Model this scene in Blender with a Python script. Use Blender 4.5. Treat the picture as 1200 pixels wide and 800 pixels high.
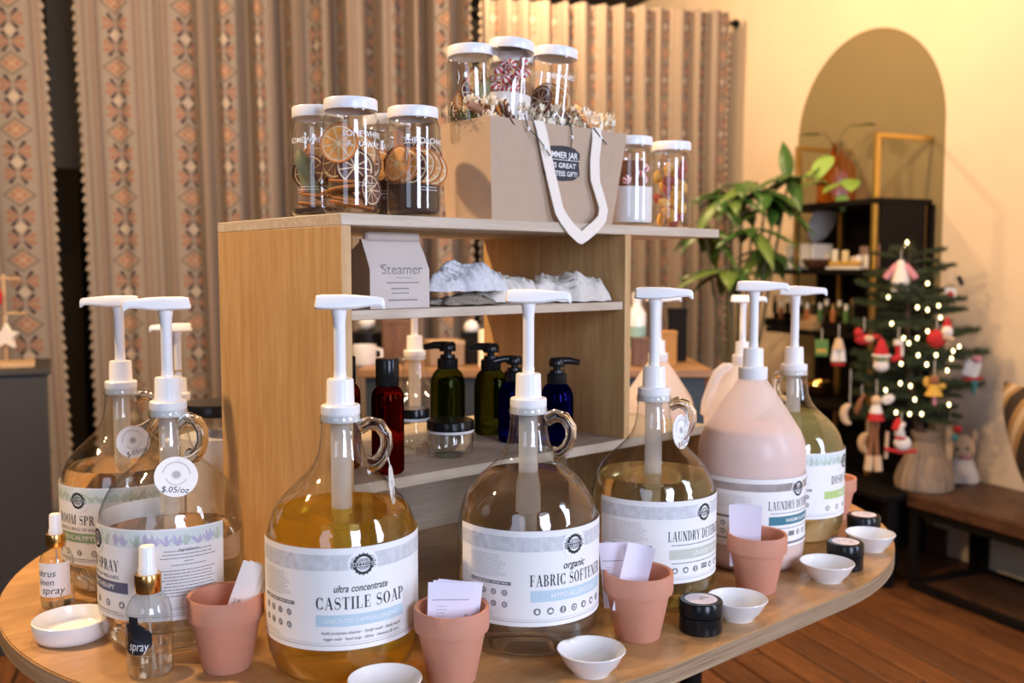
import bpy, bmesh, math, random
from mathutils import Matrix, Vector
random.seed(7)
PI = math.pi
S = bpy.context.scene
COL = S.collection
for o in list(bpy.data.objects):
    bpy.data.objects.remove(o)

# ------------------------------------------------------------------ camera, world, light, exposure
FPX, PITCH, EYE, TAB = 1133.0, math.atan(85 / 1133.0), 1.187, 0.75
cd = bpy.data.cameras.new('camera'); cam = bpy.data.objects.new('camera', cd); COL.objects.link(cam)
cam.location = (0, 0, EYE); cam.rotation_euler = (PI / 2 - PITCH, 0, 0)
cd.sensor_width = 36; cd.lens = FPX / 1200 * 36; cd.clip_start = .02; cd.clip_end = 60
cd.dof.use_dof = True; cd.dof.focus_distance = 1.12; cd.dof.aperture_fstop = 4.6
S.camera = cam
S.view_settings.view_transform = 'Standard'; S.view_settings.look = 'None'
S.view_settings.gamma = 1; S.view_settings.use_curve_mapping = False
S.view_settings.exposure = 0.20
w = bpy.data.worlds.new('dim room air'); S.world = w; w.use_nodes = True
w.node_tree.nodes['Background'].inputs[0].default_value = (1.0, .80, .62, 1)
w.node_tree.nodes['Background'].inputs[1].default_value = .095
def area(name, loc, aim, sx, sy, power, col):
    d = bpy.data.lights.new(name, 'AREA'); d.shape = 'RECTANGLE'; d.size = sx; d.size_y = sy
    d.energy = power; d.color = col
    o = bpy.data.objects.new(name, d); COL.objects.link(o); o.location = loc
    o.rotation_euler = (Vector(aim) - Vector(loc)).to_track_quat('-Z', 'Y').to_euler()
    return o
DAY = (.66, .76, 1.0)
area('daylight_shop_window', (1.65, -2.05, 1.75), (.1, 1.4, 1.0), 1.0, 1.7, 92, DAY)
area('daylight_side_window', (2.75, .05, 1.85), (.1, 1.3, 1.0), .5, 1.7, 44, DAY)
area('daylight_rear_window', (-1.2, -2.6, 1.9), (0, 1.6, 1.0), 1.3, 1.5, 18, DAY)
WARM = (1.0, .68, .37)
def bulb(loc, power, r=.045):
    d = bpy.data.lights.new('ceiling_bulb', 'POINT'); d.energy = power; d.color = WARM; d.shadow_soft_size = r
    o = bpy.data.objects.new('ceiling_bulb', d); COL.objects.link(o); o.location = loc
for loc, pw in [((-1.55, 1.15, 2.45), 140), ((-.75, 1.75, 2.6), 54), ((-.1, 1.75, 2.6), 34), ((.75, 2.3, 2.6), 46),
                ((.10, 4.60, 2.78), 62), ((.75, 3.55, 2.55), 52), ((-1.9, 2.6, 2.6), 12)]:
    bulb(loc, pw)
cy = S.cycles
cy.max_bounces = 14; cy.transmission_bounces = 12; cy.transparent_max_bounces = 24; cy.glossy_bounces = 6
cy.diffuse_bounces = 4; cy.blur_glossy = .6; cy.sample_clamp_indirect = 6

# ------------------------------------------------------------------ node helpers and materials
class X:                                                     # arithmetic on shader sockets
    def __init__(s, nt, k): s.nt, s.k = nt, k
    def op(s, name, *a, clamp=False):
        n = s.nt.nodes.new('ShaderNodeMath'); n.operation = name; n.use_clamp = clamp
        for i, q in enumerate((s,) + a):
            q = q.k if isinstance(q, X) else q
            if isinstance(q, (int, float)): n.inputs[i].default_value = q
            else: s.nt.links.new(q, n.inputs[i])
        return X(s.nt, n.outputs[0])
    def __add__(s, o): return s.op('ADD', o)
    def __sub__(s, o): return s.op('SUBTRACT', o)
    def __mul__(s, o): return s.op('MULTIPLY', o)
    def __truediv__(s, o): return s.op('DIVIDE', o)
    def __lt__(s, o): return s.op('LESS_THAN', o)
    def __gt__(s, o): return s.op('GREATER_THAN', o)
    def abs(s): return s.op('ABSOLUTE')
    def mod(s, m): return s.op('FLOORED_MODULO', m)
def new_mat(name):
    m = bpy.data.materials.new(name); m.use_nodes = True
    return m, m.node_tree, m.node_tree.nodes['Principled BSDF']
def link(nt, a, b): nt.links.new(a.k if isinstance(a, X) else a, b)
def mixc(nt, fac, a, b):
    n = nt.nodes.new('ShaderNodeMix'); n.data_type = 'RGBA'
    for q, i in ((fac, 0), (a, 6), (b, 7)):
        if isinstance(q, X): nt.links.new(q.k, n.inputs[i])
        elif isinstance(q, (int, float)): n.inputs[i].default_value = q
        elif isinstance(q, tuple): n.inputs[i].default_value = q + (1,) if len(q) == 3 else q
        else: nt.links.new(q, n.inputs[i])
    return n.outputs[2]
def coords(nt, kind='Object', scale=(1, 1, 1)):
    t = nt.nodes.new('ShaderNodeTexCoord'); mp = nt.nodes.new('ShaderNodeMapping')
    mp.inputs['Scale'].default_value = scale; nt.links.new(t.outputs[kind], mp.inputs[0]); return mp.outputs[0]
def noise(nt, vec, scale, detail=3, rough=.5, dist=0):
    n = nt.nodes.new('ShaderNodeTexNoise'); nt.links.new(vec, n.inputs['Vector'])
    n.inputs['Scale'].default_value = scale; n.inputs['Detail'].default_value = detail
    n.inputs['Roughness'].default_value = rough; n.inputs['Distortion'].default_value = dist
    return X(nt, n.outputs[0])
def bump(nt, b, h, strength=.3, dist=.002):
    n = nt.nodes.new('ShaderNodeBump'); n.inputs['Strength'].default_value = strength
    n.inputs['Distance'].default_value = dist; link(nt, h, n.inputs['Height']); nt.links.new(n.outputs[0], b.inputs['Normal'])
_mc = {}
def plain(name, col, rough=.5, metal=0, var=.12, vscale=25, bmp=0, emit=0, sub=0, coat=0):
    if name in _mc: return _mc[name]
    m, nt, b = new_mat(name)
    v = coords(nt); n = noise(nt, v, vscale)
    dark = tuple(c * (1 - var) for c in col); lite = tuple(min(1, c * (1 + var)) for c in col)
    c = mixc(nt, n, dark, lite); nt.links.new(c, b.inputs['Base Color'])
    b.inputs['Roughness'].default_value = rough; b.inputs['Metallic'].default_value = metal
    b.inputs['Coat Weight'].default_value = coat
    if bmp: bump(nt, b, noise(nt, v, vscale * 4), bmp)
    if emit:
        b.inputs['Emission Color'].default_value = col + (1,); b.inputs['Emission Strength'].default_value = emit
    if sub: b.inputs['Subsurface Weight'].default_value = sub; b.inputs['Subsurface Radius'].default_value = (.02, .01, .006)
    _mc[name] = m; return m
def wood(name, a, b_, scale=(6, 60, 60), rough=.5, strong=1.0, coat=0):
    m, nt, b = new_mat(name)
    v = coords(nt, 'Object', scale); n1 = noise(nt, v, 1.6, 5, .62, .6)
    v2 = coords(nt, 'Object', tuple(s * 5 for s in scale)); n2 = noise(nt, v2, 2.2, 3, .6)
    f = ((n1 - .35) * 2.2 * strong).op('ADD', (n2 - .5) * .7, clamp=True)
    nt.links.new(mixc(nt, f, a, b_), b.inputs['Base Color'])
    b.inputs['Roughness'].default_value = rough; b.inputs['Coat Weight'].default_value = coat
    bump(nt, b, n2, .12, .001); _mc[name] = m; return m
def thin_glass(name, tint=(.97, .98, .97), edge=(.55, .58, .55), refl=.07, rough=.02, wave=0):
    m = bpy.data.materials.new(name); m.use_nodes = True; nt = m.node_tree; nt.nodes.clear()
    lw = nt.nodes.new('ShaderNodeLayerWeight'); lw.inputs[0].default_value = .5
    f = X(nt, lw.outputs['Facing'])
    tr = nt.nodes.new('ShaderNodeBsdfTransparent'); gl = nt.nodes.new('ShaderNodeBsdfGlossy')
    gl.inputs['Roughness'].default_value = rough
    if wave:                                                 # hand-blown unevenness
        bp = nt.nodes.new('ShaderNodeBump'); bp.inputs['Strength'].default_value = wave; bp.inputs['Distance'].default_value = .004
        link(nt, noise(nt, coords(nt), 38, 2), bp.inputs['Height']); nt.links.new(bp.outputs[0], gl.inputs['Normal'])
    nt.links.new(mixc(nt, f.op('POWER', 5.0), tint, edge), tr.inputs[0])
    mx = nt.nodes.new('ShaderNodeMixShader')
    link(nt, (f.op('POWER', 4.0) * .8).op('ADD', refl, clamp=True), mx.inputs[0])
    nt.links.new(tr.outputs[0], mx.inputs[1]); nt.links.new(gl.outputs[0], mx.inputs[2])
    o = nt.nodes.new('ShaderNodeOutputMaterial'); nt.links.new(mx.outputs[0], o.inputs[0]); _mc[name] = m; return m
def liquid_mat(name, col, ior=1.33, rough=0.0, cloud=0.0, ccol=None):
    m = bpy.data.materials.new(name); m.use_nodes = True; nt = m.node_tree; nt.nodes.clear()
    g = nt.nodes.new('ShaderNodeBsdfGlass'); g.inputs['Color'].default_value = col + (1,)
    g.inputs['IOR'].default_value = ior; g.inputs['Roughness'].default_value = rough
    o = nt.nodes.new('ShaderNodeOutputMaterial'); out = g.outputs[0]
    if cloud:                                                # suspended soap scatters a part of the light
        td = nt.nodes.new('ShaderNodeBsdfTranslucent'); td.inputs[0].default_value = (ccol or col) + (1,)
        df = nt.nodes.new('ShaderNodeBsdfDiffuse'); df.inputs[0].default_value = (ccol or col) + (1,)
        a = nt.nodes.new('ShaderNodeMixShader'); a.inputs[0].default_value = .6; nt.links.new(df.outputs[0], a.inputs[1]); nt.links.new(td.outputs[0], a.inputs[2])
        c = nt.nodes.new('ShaderNodeMixShader'); c.inputs[0].default_value = cloud; nt.links.new(out, c.inputs[1]); nt.links.new(a.outputs[0], c.inputs[2]); out = c.outputs[0]
    nt.links.new(out, o.inputs[0]); return m
def plastic_clear(name, col, trans, rough=.25):
    m, nt, b = new_mat(name)
    n = noise(nt, coords(nt), 12); nt.links.new(mixc(nt, n, tuple(c * .95 for c in col), col), b.inputs['Base Color'])
    b.inputs['Roughness'].default_value = rough
    td = nt.nodes.new('ShaderNodeBsdfTranslucent'); td.inputs[0].default_value = col + (1,)
    tr = nt.nodes.new('ShaderNodeBsdfTransparent'); tr.inputs[0].default_value = tuple(.5 + .5 * c for c in col) + (1,)
    m1 = nt.nodes.new('ShaderNodeMixShader'); m1.inputs[0].default_value = .45
    m2 = nt.nodes.new('ShaderNodeMixShader'); m2.inputs[0].default_value = trans
    nt.links.new(b.outputs[0], m1.inputs[1]); nt.links.new(td.outputs[0], m1.inputs[2])
    nt.links.new(m1.outputs[0], m2.inputs[1]); nt.links.new(tr.outputs[0], m2.inputs[2])
    nt.links.new(m2.outputs[0], nt.nodes['Material Output'].inputs[0]); return m

OAK_T = wood('oak table veneer', (.40, .205, .075), (.62, .36, .15), (5, 26, 26), .38, .9, .15)
OAK_V = wood('oak laminate upright grain', (.46, .26, .10), (.64, .41, .19), (50, 50, 4), .5)
OAK_H = wood('oak laminate long grain daylight grey', (.47, .37, .27), (.66, .56, .44), (4, 50, 50), .5)  # same oak as the uprights, cool daylight on the boards greyed into its colour
PLY = wood('plywood edge', (.22, .13, .07), (.50, .36, .22), (3, 3, 260), .6)
PLANK = [wood('floor board %d' % i, a, b, (40, 4, 40), .5, 1, .08) for i, (a, b) in enumerate(
    [((.10, .034, .009), (.23, .080, .022)), ((.12, .040, .010), (.27, .098, .026)), ((.085, .029, .008), (.19, .067, .019))])]
DARKWOOD = wood('dark bench wood', (.05, .022, .010), (.13, .058, .028), (30, 4, 30), .45)
BROWNWOOD = wood('walnut brown', (.10, .04, .018), (.22, .10, .045), (20, 20, 6), .5)
TANWOOD = wood('pale craft wood', (.42, .27, .14), (.58, .40, .23), (6, 50, 50), .6)
WHITE_P = plain('white pump plastic', (.86, .84, .83), .28, var=.03)
PAPER = plain('label paper', (.86, .84, .82), .55, var=.02)
CARD = plain('card paper', (.80, .75, .86), .6, var=.03)
CARDW = plain('cream card paper', (.86, .80, .74), .6, var=.03)
INK = plain('black ink', (.025, .022, .025), .5, var=.1)
INKG = plain('grey ink', (.20, .19, .20), .55, var=.1)
INKL = plain('pale grey ink', (.45, .43, .43), .55, var=.05)
BANDG = plain('grey watercolour print', (.62, .62, .64), .55, var=.30, vscale=120)
BLUEBAR = plain('pale blue print', (.50, .64, .72), .55, var=.03)
BEIGEBAR = plain('sage beige print', (.56, .57, .48), .55, var=.03)
TEALBAR = plain('teal print', (.045, .19, .25), .5, var=.03)
LIMEBAR = plain('lime print', (.46, .60, .22), .5, var=.03)
GREENBAR = plain('sage green print', (.25, .38, .24), .5, var=.03)
SLATEBAR = plain('slate violet print', (.13, .13, .20), .5, var=.03)
LEAFPR = plain('printed leaf green', (.50, .60, .50), .55, var=.25, vscale=60)
LAVPR = plain('printed lavender', (.52, .48, .64), .55, var=.25, vscale=60)
PALEBAND = plain('pale mint print', (.70, .76, .73), .55, var=.05)
WPRINT = plain('white print', (.88, .87, .86), .5, var=.02)
TERRA = plain('terracotta', (.60, .265, .17), .8, var=.10, vscale=30, bmp=.08)
PORC = plain('white porcelain', (.84, .82, .80), .16, var=.02, coat=.4)
BLACKP = plain('black plastic', (.010, .010, .011), .20, var=.1)
BLACKP.node_tree.nodes['Principled BSDF'].inputs['Specular IOR Level'].default_value = .25
BLACKM = plain('matt black metal', (.008, .006, .005), .65, var=.2)
BLACKM.node_tree.nodes['Principled BSDF'].inputs['Specular IOR Level'].default_value = .12
GOLD = plain('gold metal', (.80, .48, .16), .22, 1, .05)
BRASS = plain('brass tube', (.62, .40, .11), .35, .9, .06)
LIDW = plain('white lid enamel', (.84, .83, .84), .3, var=.03)
KRAFT = plain('kraft board', (.47, .335, .23), .75, var=.07, vscale=60, bmp=.05)
KRAFTP = plain('pale kraft bag paper', (.55, .47, .42), .75, var=.06, vscale=40, bmp=.12)
KRAFTD = plain('brown bag paper', (.30, .19, .11), .75, var=.10, vscale=40, bmp=.2)
RIBBON = plain('cream cotton ribbon', (.82, .73, .63), .8, var=.05, vscale=200)
CHALK = plain('chalkboard sticker', (.012, .014, .022), .5, var=.1)
GLASS = thin_glass('clear jug glass', refl=.08, wave=.35)
HANDG = liquid_mat('handle glass', (.97, .98, .97), 1.45)
JARG = thin_glass('clear jar glass', refl=.09)
AMBER = liquid_mat('amber bottle glass', (.32, .055, .02), 1.4)
GREENG = liquid_mat('dark green bottle glass', (.17, .22, .09), 1.4)
BLUEG = liquid_mat('cobalt bottle glass', (.04, .04, .46), 1.4)
CREAMWALL = None

# ------------------------------------------------------------------ mesh helpers
class MB:
    def __init__(s): s.v, s.f, s.mi = [], [], []
    def add(s, vs, fs, m=0):
        k = len(s.v); s.v += [tuple(p) for p in vs]; s.f += [tuple(i + k for i in f) for f in fs]; s.mi += [m] * len(fs); return k
    def xf(s, M, k=0):
        for i in range(k, len(s.v)): s.v[i] = tuple(M @ Vector(s.v[i]))
        return s
    def lathe(s, prof, n=32, c=(0, 0, 0), m=0, caps=True, rib=0, ribn=0):
        vs, fs = [], []
        for r, z in prof:
            for i in range(n):
                a = 2 * PI * i / n; q = r * (1 + rib * math.cos(ribn * a)) if rib else r
                vs.append((c[0] + q * math.cos(a), c[1] + q * math.sin(a), c[2] + z))
        for j in range(len(prof) - 1):
            for i in range(n):
                k = (i + 1) % n; fs.append((j * n + i, j * n + k, (j + 1) * n + k, (j + 1) * n + i))
        if caps:
            if prof[0][0] > 1e-5: fs.append(tuple(reversed(range(n))))
            if prof[-1][0] > 1e-5: fs.append(tuple((len(prof) - 1) * n + i for i in range(n)))
        return s.add(vs, fs, m)
    def box(s, c, d, bev=0, m=0, rot=None):
        bm = bmesh.new(); bmesh.ops.create_cube(bm, size=1)
        for v in bm.verts: v.co = Vector((v.co.x * d[0], v.co.y * d[1], v.co.z * d[2]))
        if bev: bmesh.ops.bevel(bm, geom=bm.edges[:], offset=bev, segments=1, affect='EDGES')
        M = Matrix.Translation(c)
        if rot is not None: M = M @ (rot if isinstance(rot, Matrix) else Matrix.Rotation(rot, 4, 'Z'))
        bm.verts.index_update(); k = s.add([M @ v.co for v in bm.verts], [[v.index for v in f.verts] for f in bm.faces], m); bm.free(); return k
    def tube(s, pts, r, n=8, m=0, caps=True, closed=False):
        P = [Vector(p) for p in pts]; L = len(P); R = r if isinstance(r, (list, tuple)) else [r] * L
        vs, fs = [], []; up = None
        for i, p in enumerate(P):
            a = P[(i - 1) % L] if (i or closed) else P[i]; b = P[(i + 1) % L] if (i < L - 1 or closed) else P[i]
            t = (b - a).normalized()
            if up is None: up = Vector((0, 0, 1)) if abs(t.z) < .9 else Vector((1, 0, 0))
            x = t.cross(up).normalized(); up = x.cross(t).normalized()
            for j in range(n):
                q = 2 * PI * j / n; vs.append(p + R[i] * (math.cos(q) * x + math.sin(q) * up))
        for i in range(L if closed else L - 1):
            for j in range(n):
                k = (j + 1) % n; i2 = (i + 1) % L; fs.append((i * n + j, i * n + k, i2 * n + k, i2 * n + j))
        if caps and not closed: fs += [tuple(reversed(range(n))), tuple((L - 1) * n + j for j in range(n))]
        return s.add(vs, fs, m)
    def ball(s, c, r, nu=14, nv=9, m=0, M=None):
        if isinstance(r, (int, float)): r = (r, r, r)
        vs = [(0, 0, -1)]; fs = []
        for j in range(1, nv):
            b = -PI / 2 + PI * j / nv
            for i in range(nu): a = 2 * PI * i / nu; vs.append((math.cos(b) * math.cos(a), math.cos(b) * math.sin(a), math.sin(b)))
        vs.append((0, 0, 1)); T = len(vs) - 1
        for i in range(nu): fs.append((0, 1 + (i + 1) % nu, 1 + i)); fs.append((T, T - nu + i, T - nu + (i + 1) % nu))
        for j in range(nv - 2):
            for i in range(nu):
                k = (i + 1) % nu; fs.append((1 + j * nu + i, 1 + j * nu + k, 1 + (j + 1) * nu + k, 1 + (j + 1) * nu + i))
        Q = Matrix.Translation(c) @ (M or Matrix.Identity(4))
        return s.add([Q @ Vector((x * r[0], y * r[1], z * r[2])) for x, y, z in vs], fs, m)
    def prism(s, poly, z0, z1, m=0, mside=None):
        n = len(poly); k = len(s.v)
        s.v += [(x, y, z0) for x, y in poly] + [(x, y, z1) for x, y in poly]
        s.f += [tuple(k + i for i in reversed(range(n))), tuple(k + n + i for i in range(n))]; s.mi += [m, m]
        for i in range(n): j = (i + 1) % n; s.f.append((k + i, k + j, k + n + j, k + n + i)); s.mi.append(m if mside is None else mside)
        return k
    def grid(s, fn, nu, nv, m=0, wrap=False):
        vs = [fn(i / (nu if wrap else nu), j / nv) for j in range(nv + 1) for i in range(nu if wrap else nu + 1)]
        W = nu if wrap else nu + 1; fs = []
        for j in range(nv):
            for i in range(nu): k = (i + 1) % W; fs.append((j * W + i, j * W + k, (j + 1) * W + k, (j + 1) * W + i))
        return s.add(vs, fs, m)
    def build(s, name, mats, parent=None, smooth=40, loc=None):
        me = bpy.data.meshes.new(name); me.from_pydata(s.v, [], s.f)
        if not isinstance(mats, (list, tuple)): mats = [mats]
        for m in mats: me.materials.append(m)
        if len(mats) > 1: me.polygons.foreach_set('material_index', s.mi)
        if smooth: me.polygons.foreach_set('use_smooth', [True] * len(me.polygons)); me.update(); me.set_sharp_from_angle(angle=math.radians(smooth))
        me.update()
        o = bpy.data.objects.new(name, me); COL.objects.link(o)
        if parent: o.parent = parent
        if loc: o.location = loc
        return o
def tag(o, label, cat, group=None, kind=None):
    o['label'] = label; o['category'] = cat
    if group: o['group'] = group
    if kind: o['kind'] = kind
    return o
def thing(name, label, cat, loc=(0, 0, 0), rz=0, group=None):
    o = bpy.data.objects.new(name, None); COL.objects.link(o); o.empty_display_size = .02
    o.location = loc; o.rotation_euler = (0, 0, rz); return tag(o, label, cat, group)
def struct(o): o['kind'] = 'structure'; return o
def copy_tree(o, parent=None):
    c = o.copy(); COL.objects.link(c)
    if parent: c.parent = parent
    for ch in list(o.children): copy_tree(ch, c)
    return c
def face_cam(x, y): return -math.atan2(x, y)

# ------------------------------------------------------------------ lettering
_tc = {}
def text_polys(s, size=1.0, shear=0.0, bold=0.0, width=1.0, space=1.0):
    """built-in font text as (verts, faces), centred on x, baseline 0, in units of size"""
    key = (s, shear, bold, space)
    if key not in _tc:
        cu = bpy.data.curves.new('lettering', 'FONT'); cu.body = s; cu.shear = shear; cu.offset = bold; cu.space_character = space
        cu.align_x = 'CENTER'; cu.resolution_u = 3; cu.fill_mode = 'FRONT'
        ob = bpy.data.objects.new('lettering', cu); COL.objects.link(ob)
        me = bpy.data.meshes.new_from_object(ob.evaluated_get(bpy.context.evaluated_depsgraph_get()))
        _tc[key] = ([(v.co.x, v.co.y) for v in me.vertices], [tuple(p.vertices) for p in me.polygons])
        bpy.data.objects.remove(ob); bpy.data.curves.remove(cu); bpy.data.meshes.remove(me)
    v, f = _tc[key]; return [(x * size * width, y * size) for x, y in v], f
TK, TN, SH = .17, .05, .05
def _rect(x0, y0, x1, y1): return [(x0, y0), (x1, y0), (x1, y1), (x0, y1)]
def _serif(x, y, w=.36): return _rect(x - w / 2, y, x + w / 2, y + SH)
def _stem(x, w=TK): return [_rect(x - w / 2, 0, x + w / 2, 1), _serif(x, 0, w + .19), _serif(x, 1 - SH, w + .19)]
def _diag(x0, y0, x1, y1, w): return [(x0 - w / 2, y0), (x0 + w / 2, y0), (x1 + w / 2, y1), (x1 - w / 2, y1)]
def _arc(cx, cy, rx, ry, a0, a1, tk=TK, tn=TN, n=14):
    q = []
    for i in range(n):
        pts = []
        for t in (i / n, (i + 1) / n):
            a = math.radians(a0 + (a1 - a0) * t); pts.append(((cx + rx * math.cos(a), cy + ry * math.sin(a)), (cx + (rx - tk) * math.cos(a), cy + (ry - tn) * math.sin(a))))
        q.append([pts[0][0], pts[1][0], pts[1][1], pts[0][1]])
    return q
def _spine(pts, ws):
    q = []; N = []
    for i, p in enumerate(pts):
        a, b = pts[max(0, i - 1)], pts[min(len(pts) - 1, i + 1)]; dx, dy = b[0] - a[0], b[1] - a[1]; L = math.hypot(dx, dy); N.append((-dy / L, dx / L))
    for i in range(len(pts) - 1):
        (x0, y0), (x1, y1) = pts[i], pts[i + 1]; w0, w1 = ws[i] / 2, ws[i + 1] / 2
        q.append([(x0 - N[i][0] * w0, y0 - N[i][1] * w0), (x1 - N[i + 1][0] * w1, y1 - N[i + 1][1] * w1), (x1 + N[i + 1][0] * w1, y1 + N[i + 1][1] * w1), (x0 + N[i][0] * w0, y0 + N[i][1] * w0)])
    return q
def _S():
    pts, ws = [], []
    for i in range(25):
        t = i / 24
        a = math.radians(20 + t * 250) if t <= .5 else 0
        if t <= .5: a = math.radians(25 + 245 * t * 2); p = (.33 + .23 * math.cos(a), .745 + .23 * math.sin(a))
        else: a = math.radians(90 - 245 * (t - .5) * 2); p = (.33 + .26 * math.cos(a), .27 + .245 * math.sin(a))
        pts.append(p); ws.append(.05 + .15 * math.exp(-((t - .5) / .16) ** 2))
    return _spine(pts, ws) + [_rect(.52, .72, .56, .98), _rect(.07, .02, .11, .3)]
GL = {
 'A': ([_diag(.12, 0, .40, 1, TN), _diag(.70, 0, .42, 1, TK), _rect(.22, .33, .58, .33 + TN), _serif(.12, 0, .26), _serif(.70, 0, .34)], .84),
 'B': (_stem(.18) + _arc(.36, .76, .28, .24, -90, 90) + _arc(.36, .265, .33, .265, -90, 90) + [_rect(.18, 1 - TN, .37, 1), _rect(.18, .5, .37, .5 + TN), _rect(.18, 0, .37, TN)], .74),
 'C': (_arc(.44, .5, .40, .5, 40, 320, TK + .02) + [_rect(.71, .66, .75, .98), _rect(.71, .02, .75, .3)], .82),
 'D': (_stem(.18) + _arc(.34, .5, .46, .5, -90, 90, TK + .02) + [_rect(.18, 1 - TN, .36, 1), _rect(.18, 0, .36, TN)], .86),
 'E': (_stem(.18) + [_rect(.18, 1 - TN, .62, 1), _rect(.18, 0, .64, TN), _rect(.18, .49, .48, .49 + TN), _rect(.60, .74, .64, 1), _rect(.62, 0, .66, .28), _rect(.46, .38, .5, .64)], .74),
 'F': (_stem(.18) + [_rect(.18, 1 - TN, .60, 1), _rect(.18, .47, .48, .47 + TN), _rect(.58, .72, .62, 1), _rect(.46, .36, .5, .62)], .68),
 'G': (_arc(.44, .5, .40, .5, 40, 320, TK + .02) + [_rect(.70, .66, .74, .98), _rect(.62, .04, .78, .42), _rect(.56, .40, .86, .40 + SH)], .90),
 'H': (_stem(.18) + _stem(.70) + [_rect(.18, .48, .70, .48 + TN)], .90),
 'I': (_stem(.18), .38),
 'L': (_stem(.18) + [_rect(.18, 0, .62, TN), _rect(.60, 0, .64, .32)], .72),
 'M': (_stem(.12, TN) + _stem(.84) + [_diag(.46, 0, .14, 1, TK), _diag(.46, 0, .80, 1, TN)], 1.04),
 'N': (_stem(.14, TN) + _stem(.72, TN) + [_diag(.70, 0, .16, 1, TK + .02)], .88),
 'O': (_arc(.45, .5, .41, .5, 0, 360, TK + .02, TN, 26), .92),
 'P': (_stem(.18) + _arc(.36, .73, .32, .27, -90, 90) + [_rect(.18, 1 - TN, .37, 1), _rect(.18, .46, .37, .46 + TN)], .72),
 'R': (_stem(.18) + _arc(.36, .74, .30, .26, -90, 90) + [_rect(.18, 1 - TN, .37, 1), _rect(.18, .48, .42, .48 + TN), _diag(.68, 0, .44, .5, TK), _serif(.71, 0, .2)], .82),
 'S': (_S(), .66),
 'T': (_stem(.38) + [_rect(.04, 1 - TN, .72, 1), _rect(.04, .72, .08, 1), _rect(.68, .72, .72, 1)], .78),
 'U': ([_rect(.12, .3, .12 + TK, 1), _serif(.2, 1 - SH, .34), _rect(.66, .3, .66 + TN, 1), _serif(.69, 1 - SH, .24)] + _arc(.415, .32, .295, .32, 180, 360, .11, TN), .84),
 'Y': ([_rect(.33, 0, .33 + TK, .45), _serif(.415, 0, .34), _diag(.40, .42, .12, 1, TK), _diag(.43, .42, .72, 1, TN), _serif(.13, 1 - SH, .3), _serif(.72, 1 - SH, .24)], .80),
 ' ': ([], .34)}
def serif_polys(s, size, space=.10, width=1.0):
    vs, fs, x = [], [], 0.0
    for ch in s:
        polys, adv = GL[ch]
        for p in polys:
            k = len(vs); vs += [((x + a) * size * width, b * size) for a, b in p]; fs.append(tuple(range(k, k + len(p))))
        x += adv + space
    W = (x - space) * size * width
    return [(a - W / 2, b) for a, b in vs], fs
def ref_width(polys): xs = [p[0] for p in polys[0]]; return max(xs) - min(xs)

JOINED = {'label_text', 'label_heading', 'jar_lettering', 'label_icons', 'label_icon_cut', 'label_fine_print', 'label_bar_text', 'bag_text', 'faint_text', 'ring_print', 'sticker_text', 'sticker_print', 'print', 'fine', 'printed_leaves', 'printed_flowers', 'label_emblem', 'label_strip'}
class Art:
    """flat print laid out on a surface: pieces in millimetre-true (a, b), mapped by fn(a, b, lift)"""
    def __init__(s, fn, step=.006): s.fn, s.step, s.L = fn, step, {}
    def lay(s, name): return s.L.setdefault(name, MB())
    def put(s, name, polys, a=0, b=0, lift=.0002):
        v, f = polys; s.lay(name).add([s.fn(x + a, y + b, lift) for x, y in v], f)
    def rect(s, name, a0, b0, a1, b1, lift=.0002):
        n = max(1, int(abs(a1 - a0) / s.step + .99)); m = s.lay(name); k = len(m.v); fs = []
        vs = []
        for i in range(n + 1):
            a = a0 + (a1 - a0) * i / n; vs += [s.fn(a, b0, lift), s.fn(a, b1, lift)]
        for i in range(n): fs.append((2 * i, 2 * i + 2, 2 * i + 3, 2 * i + 1))
        m.add(vs, fs)
    def disc(s, name, a, b, r, n=18, lift=.0002):
        s.lay(name).add([s.fn(a, b, lift)] + [s.fn(a + r * math.cos(2 * PI * i / n), b + r * math.sin(2 * PI * i / n), lift) for i in range(n)], [(0, 1 + i, 1 + (i + 1) % n) for i in range(n)])
    def ring(s, name, a, b, r0, r1, n=24, lift=.0002, gaps=()):
        m = s.lay(name)
        for i in range(n):
            if i in gaps: continue
            q = [2 * PI * i / n, 2 * PI * (i + 1) / n]
            m.add([s.fn(a + r * math.cos(t), b + r * math.sin(t), lift) for t, r in ((q[0], r0), (q[0], r1), (q[1], r1), (q[1], r0))], [(0, 1, 2, 3)])
    def text(s, name, t, a, b, size, lift=.0002, fit=None, **k):
        p = text_polys(t, size, **k)
        if fit: q = fit / max(1e-6, ref_width(p)); p = ([(x * q, y) for x, y in p[0]], p[1])
        s.put(name, p, a, b, lift)
    def serif(s, name, t, a, b, size, fit=None, lift=.0002):
        p = serif_polys(t, size)
        if fit: q = fit / ref_width(p); p = ([(x * q, y) for x, y in p[0]], p[1])
        s.put(name, p, a, b, lift)
    def lines(s, name, a, b, w, n, dy, h=.0006, rag=.25, center=False):
        R = random.Random(int(a * 1e5) + n)
        for i in range(n):
            x = a - (w / 2 if center else 0); e = x + w * (1 - R.random() * rag)
            if center: e0 = (1 - R.random() * rag * 1.4) * w / 2; x, e = a - e0, a + e0
            while x < e - .001:                              # illegible small print: one dash per word
                q = min(e, x + R.uniform(.002, .006)); s.rect(name, x, b - i * dy, q, b - i * dy + h); x = q + .0007
    def build(s, mats, parent):
        for k, mb in s.L.items():
            o = mb.build(k, mats[k], parent, smooth=0)
            if k in JOINED: o['kind'] = 'stuff'               # print too small to pick apart

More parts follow.
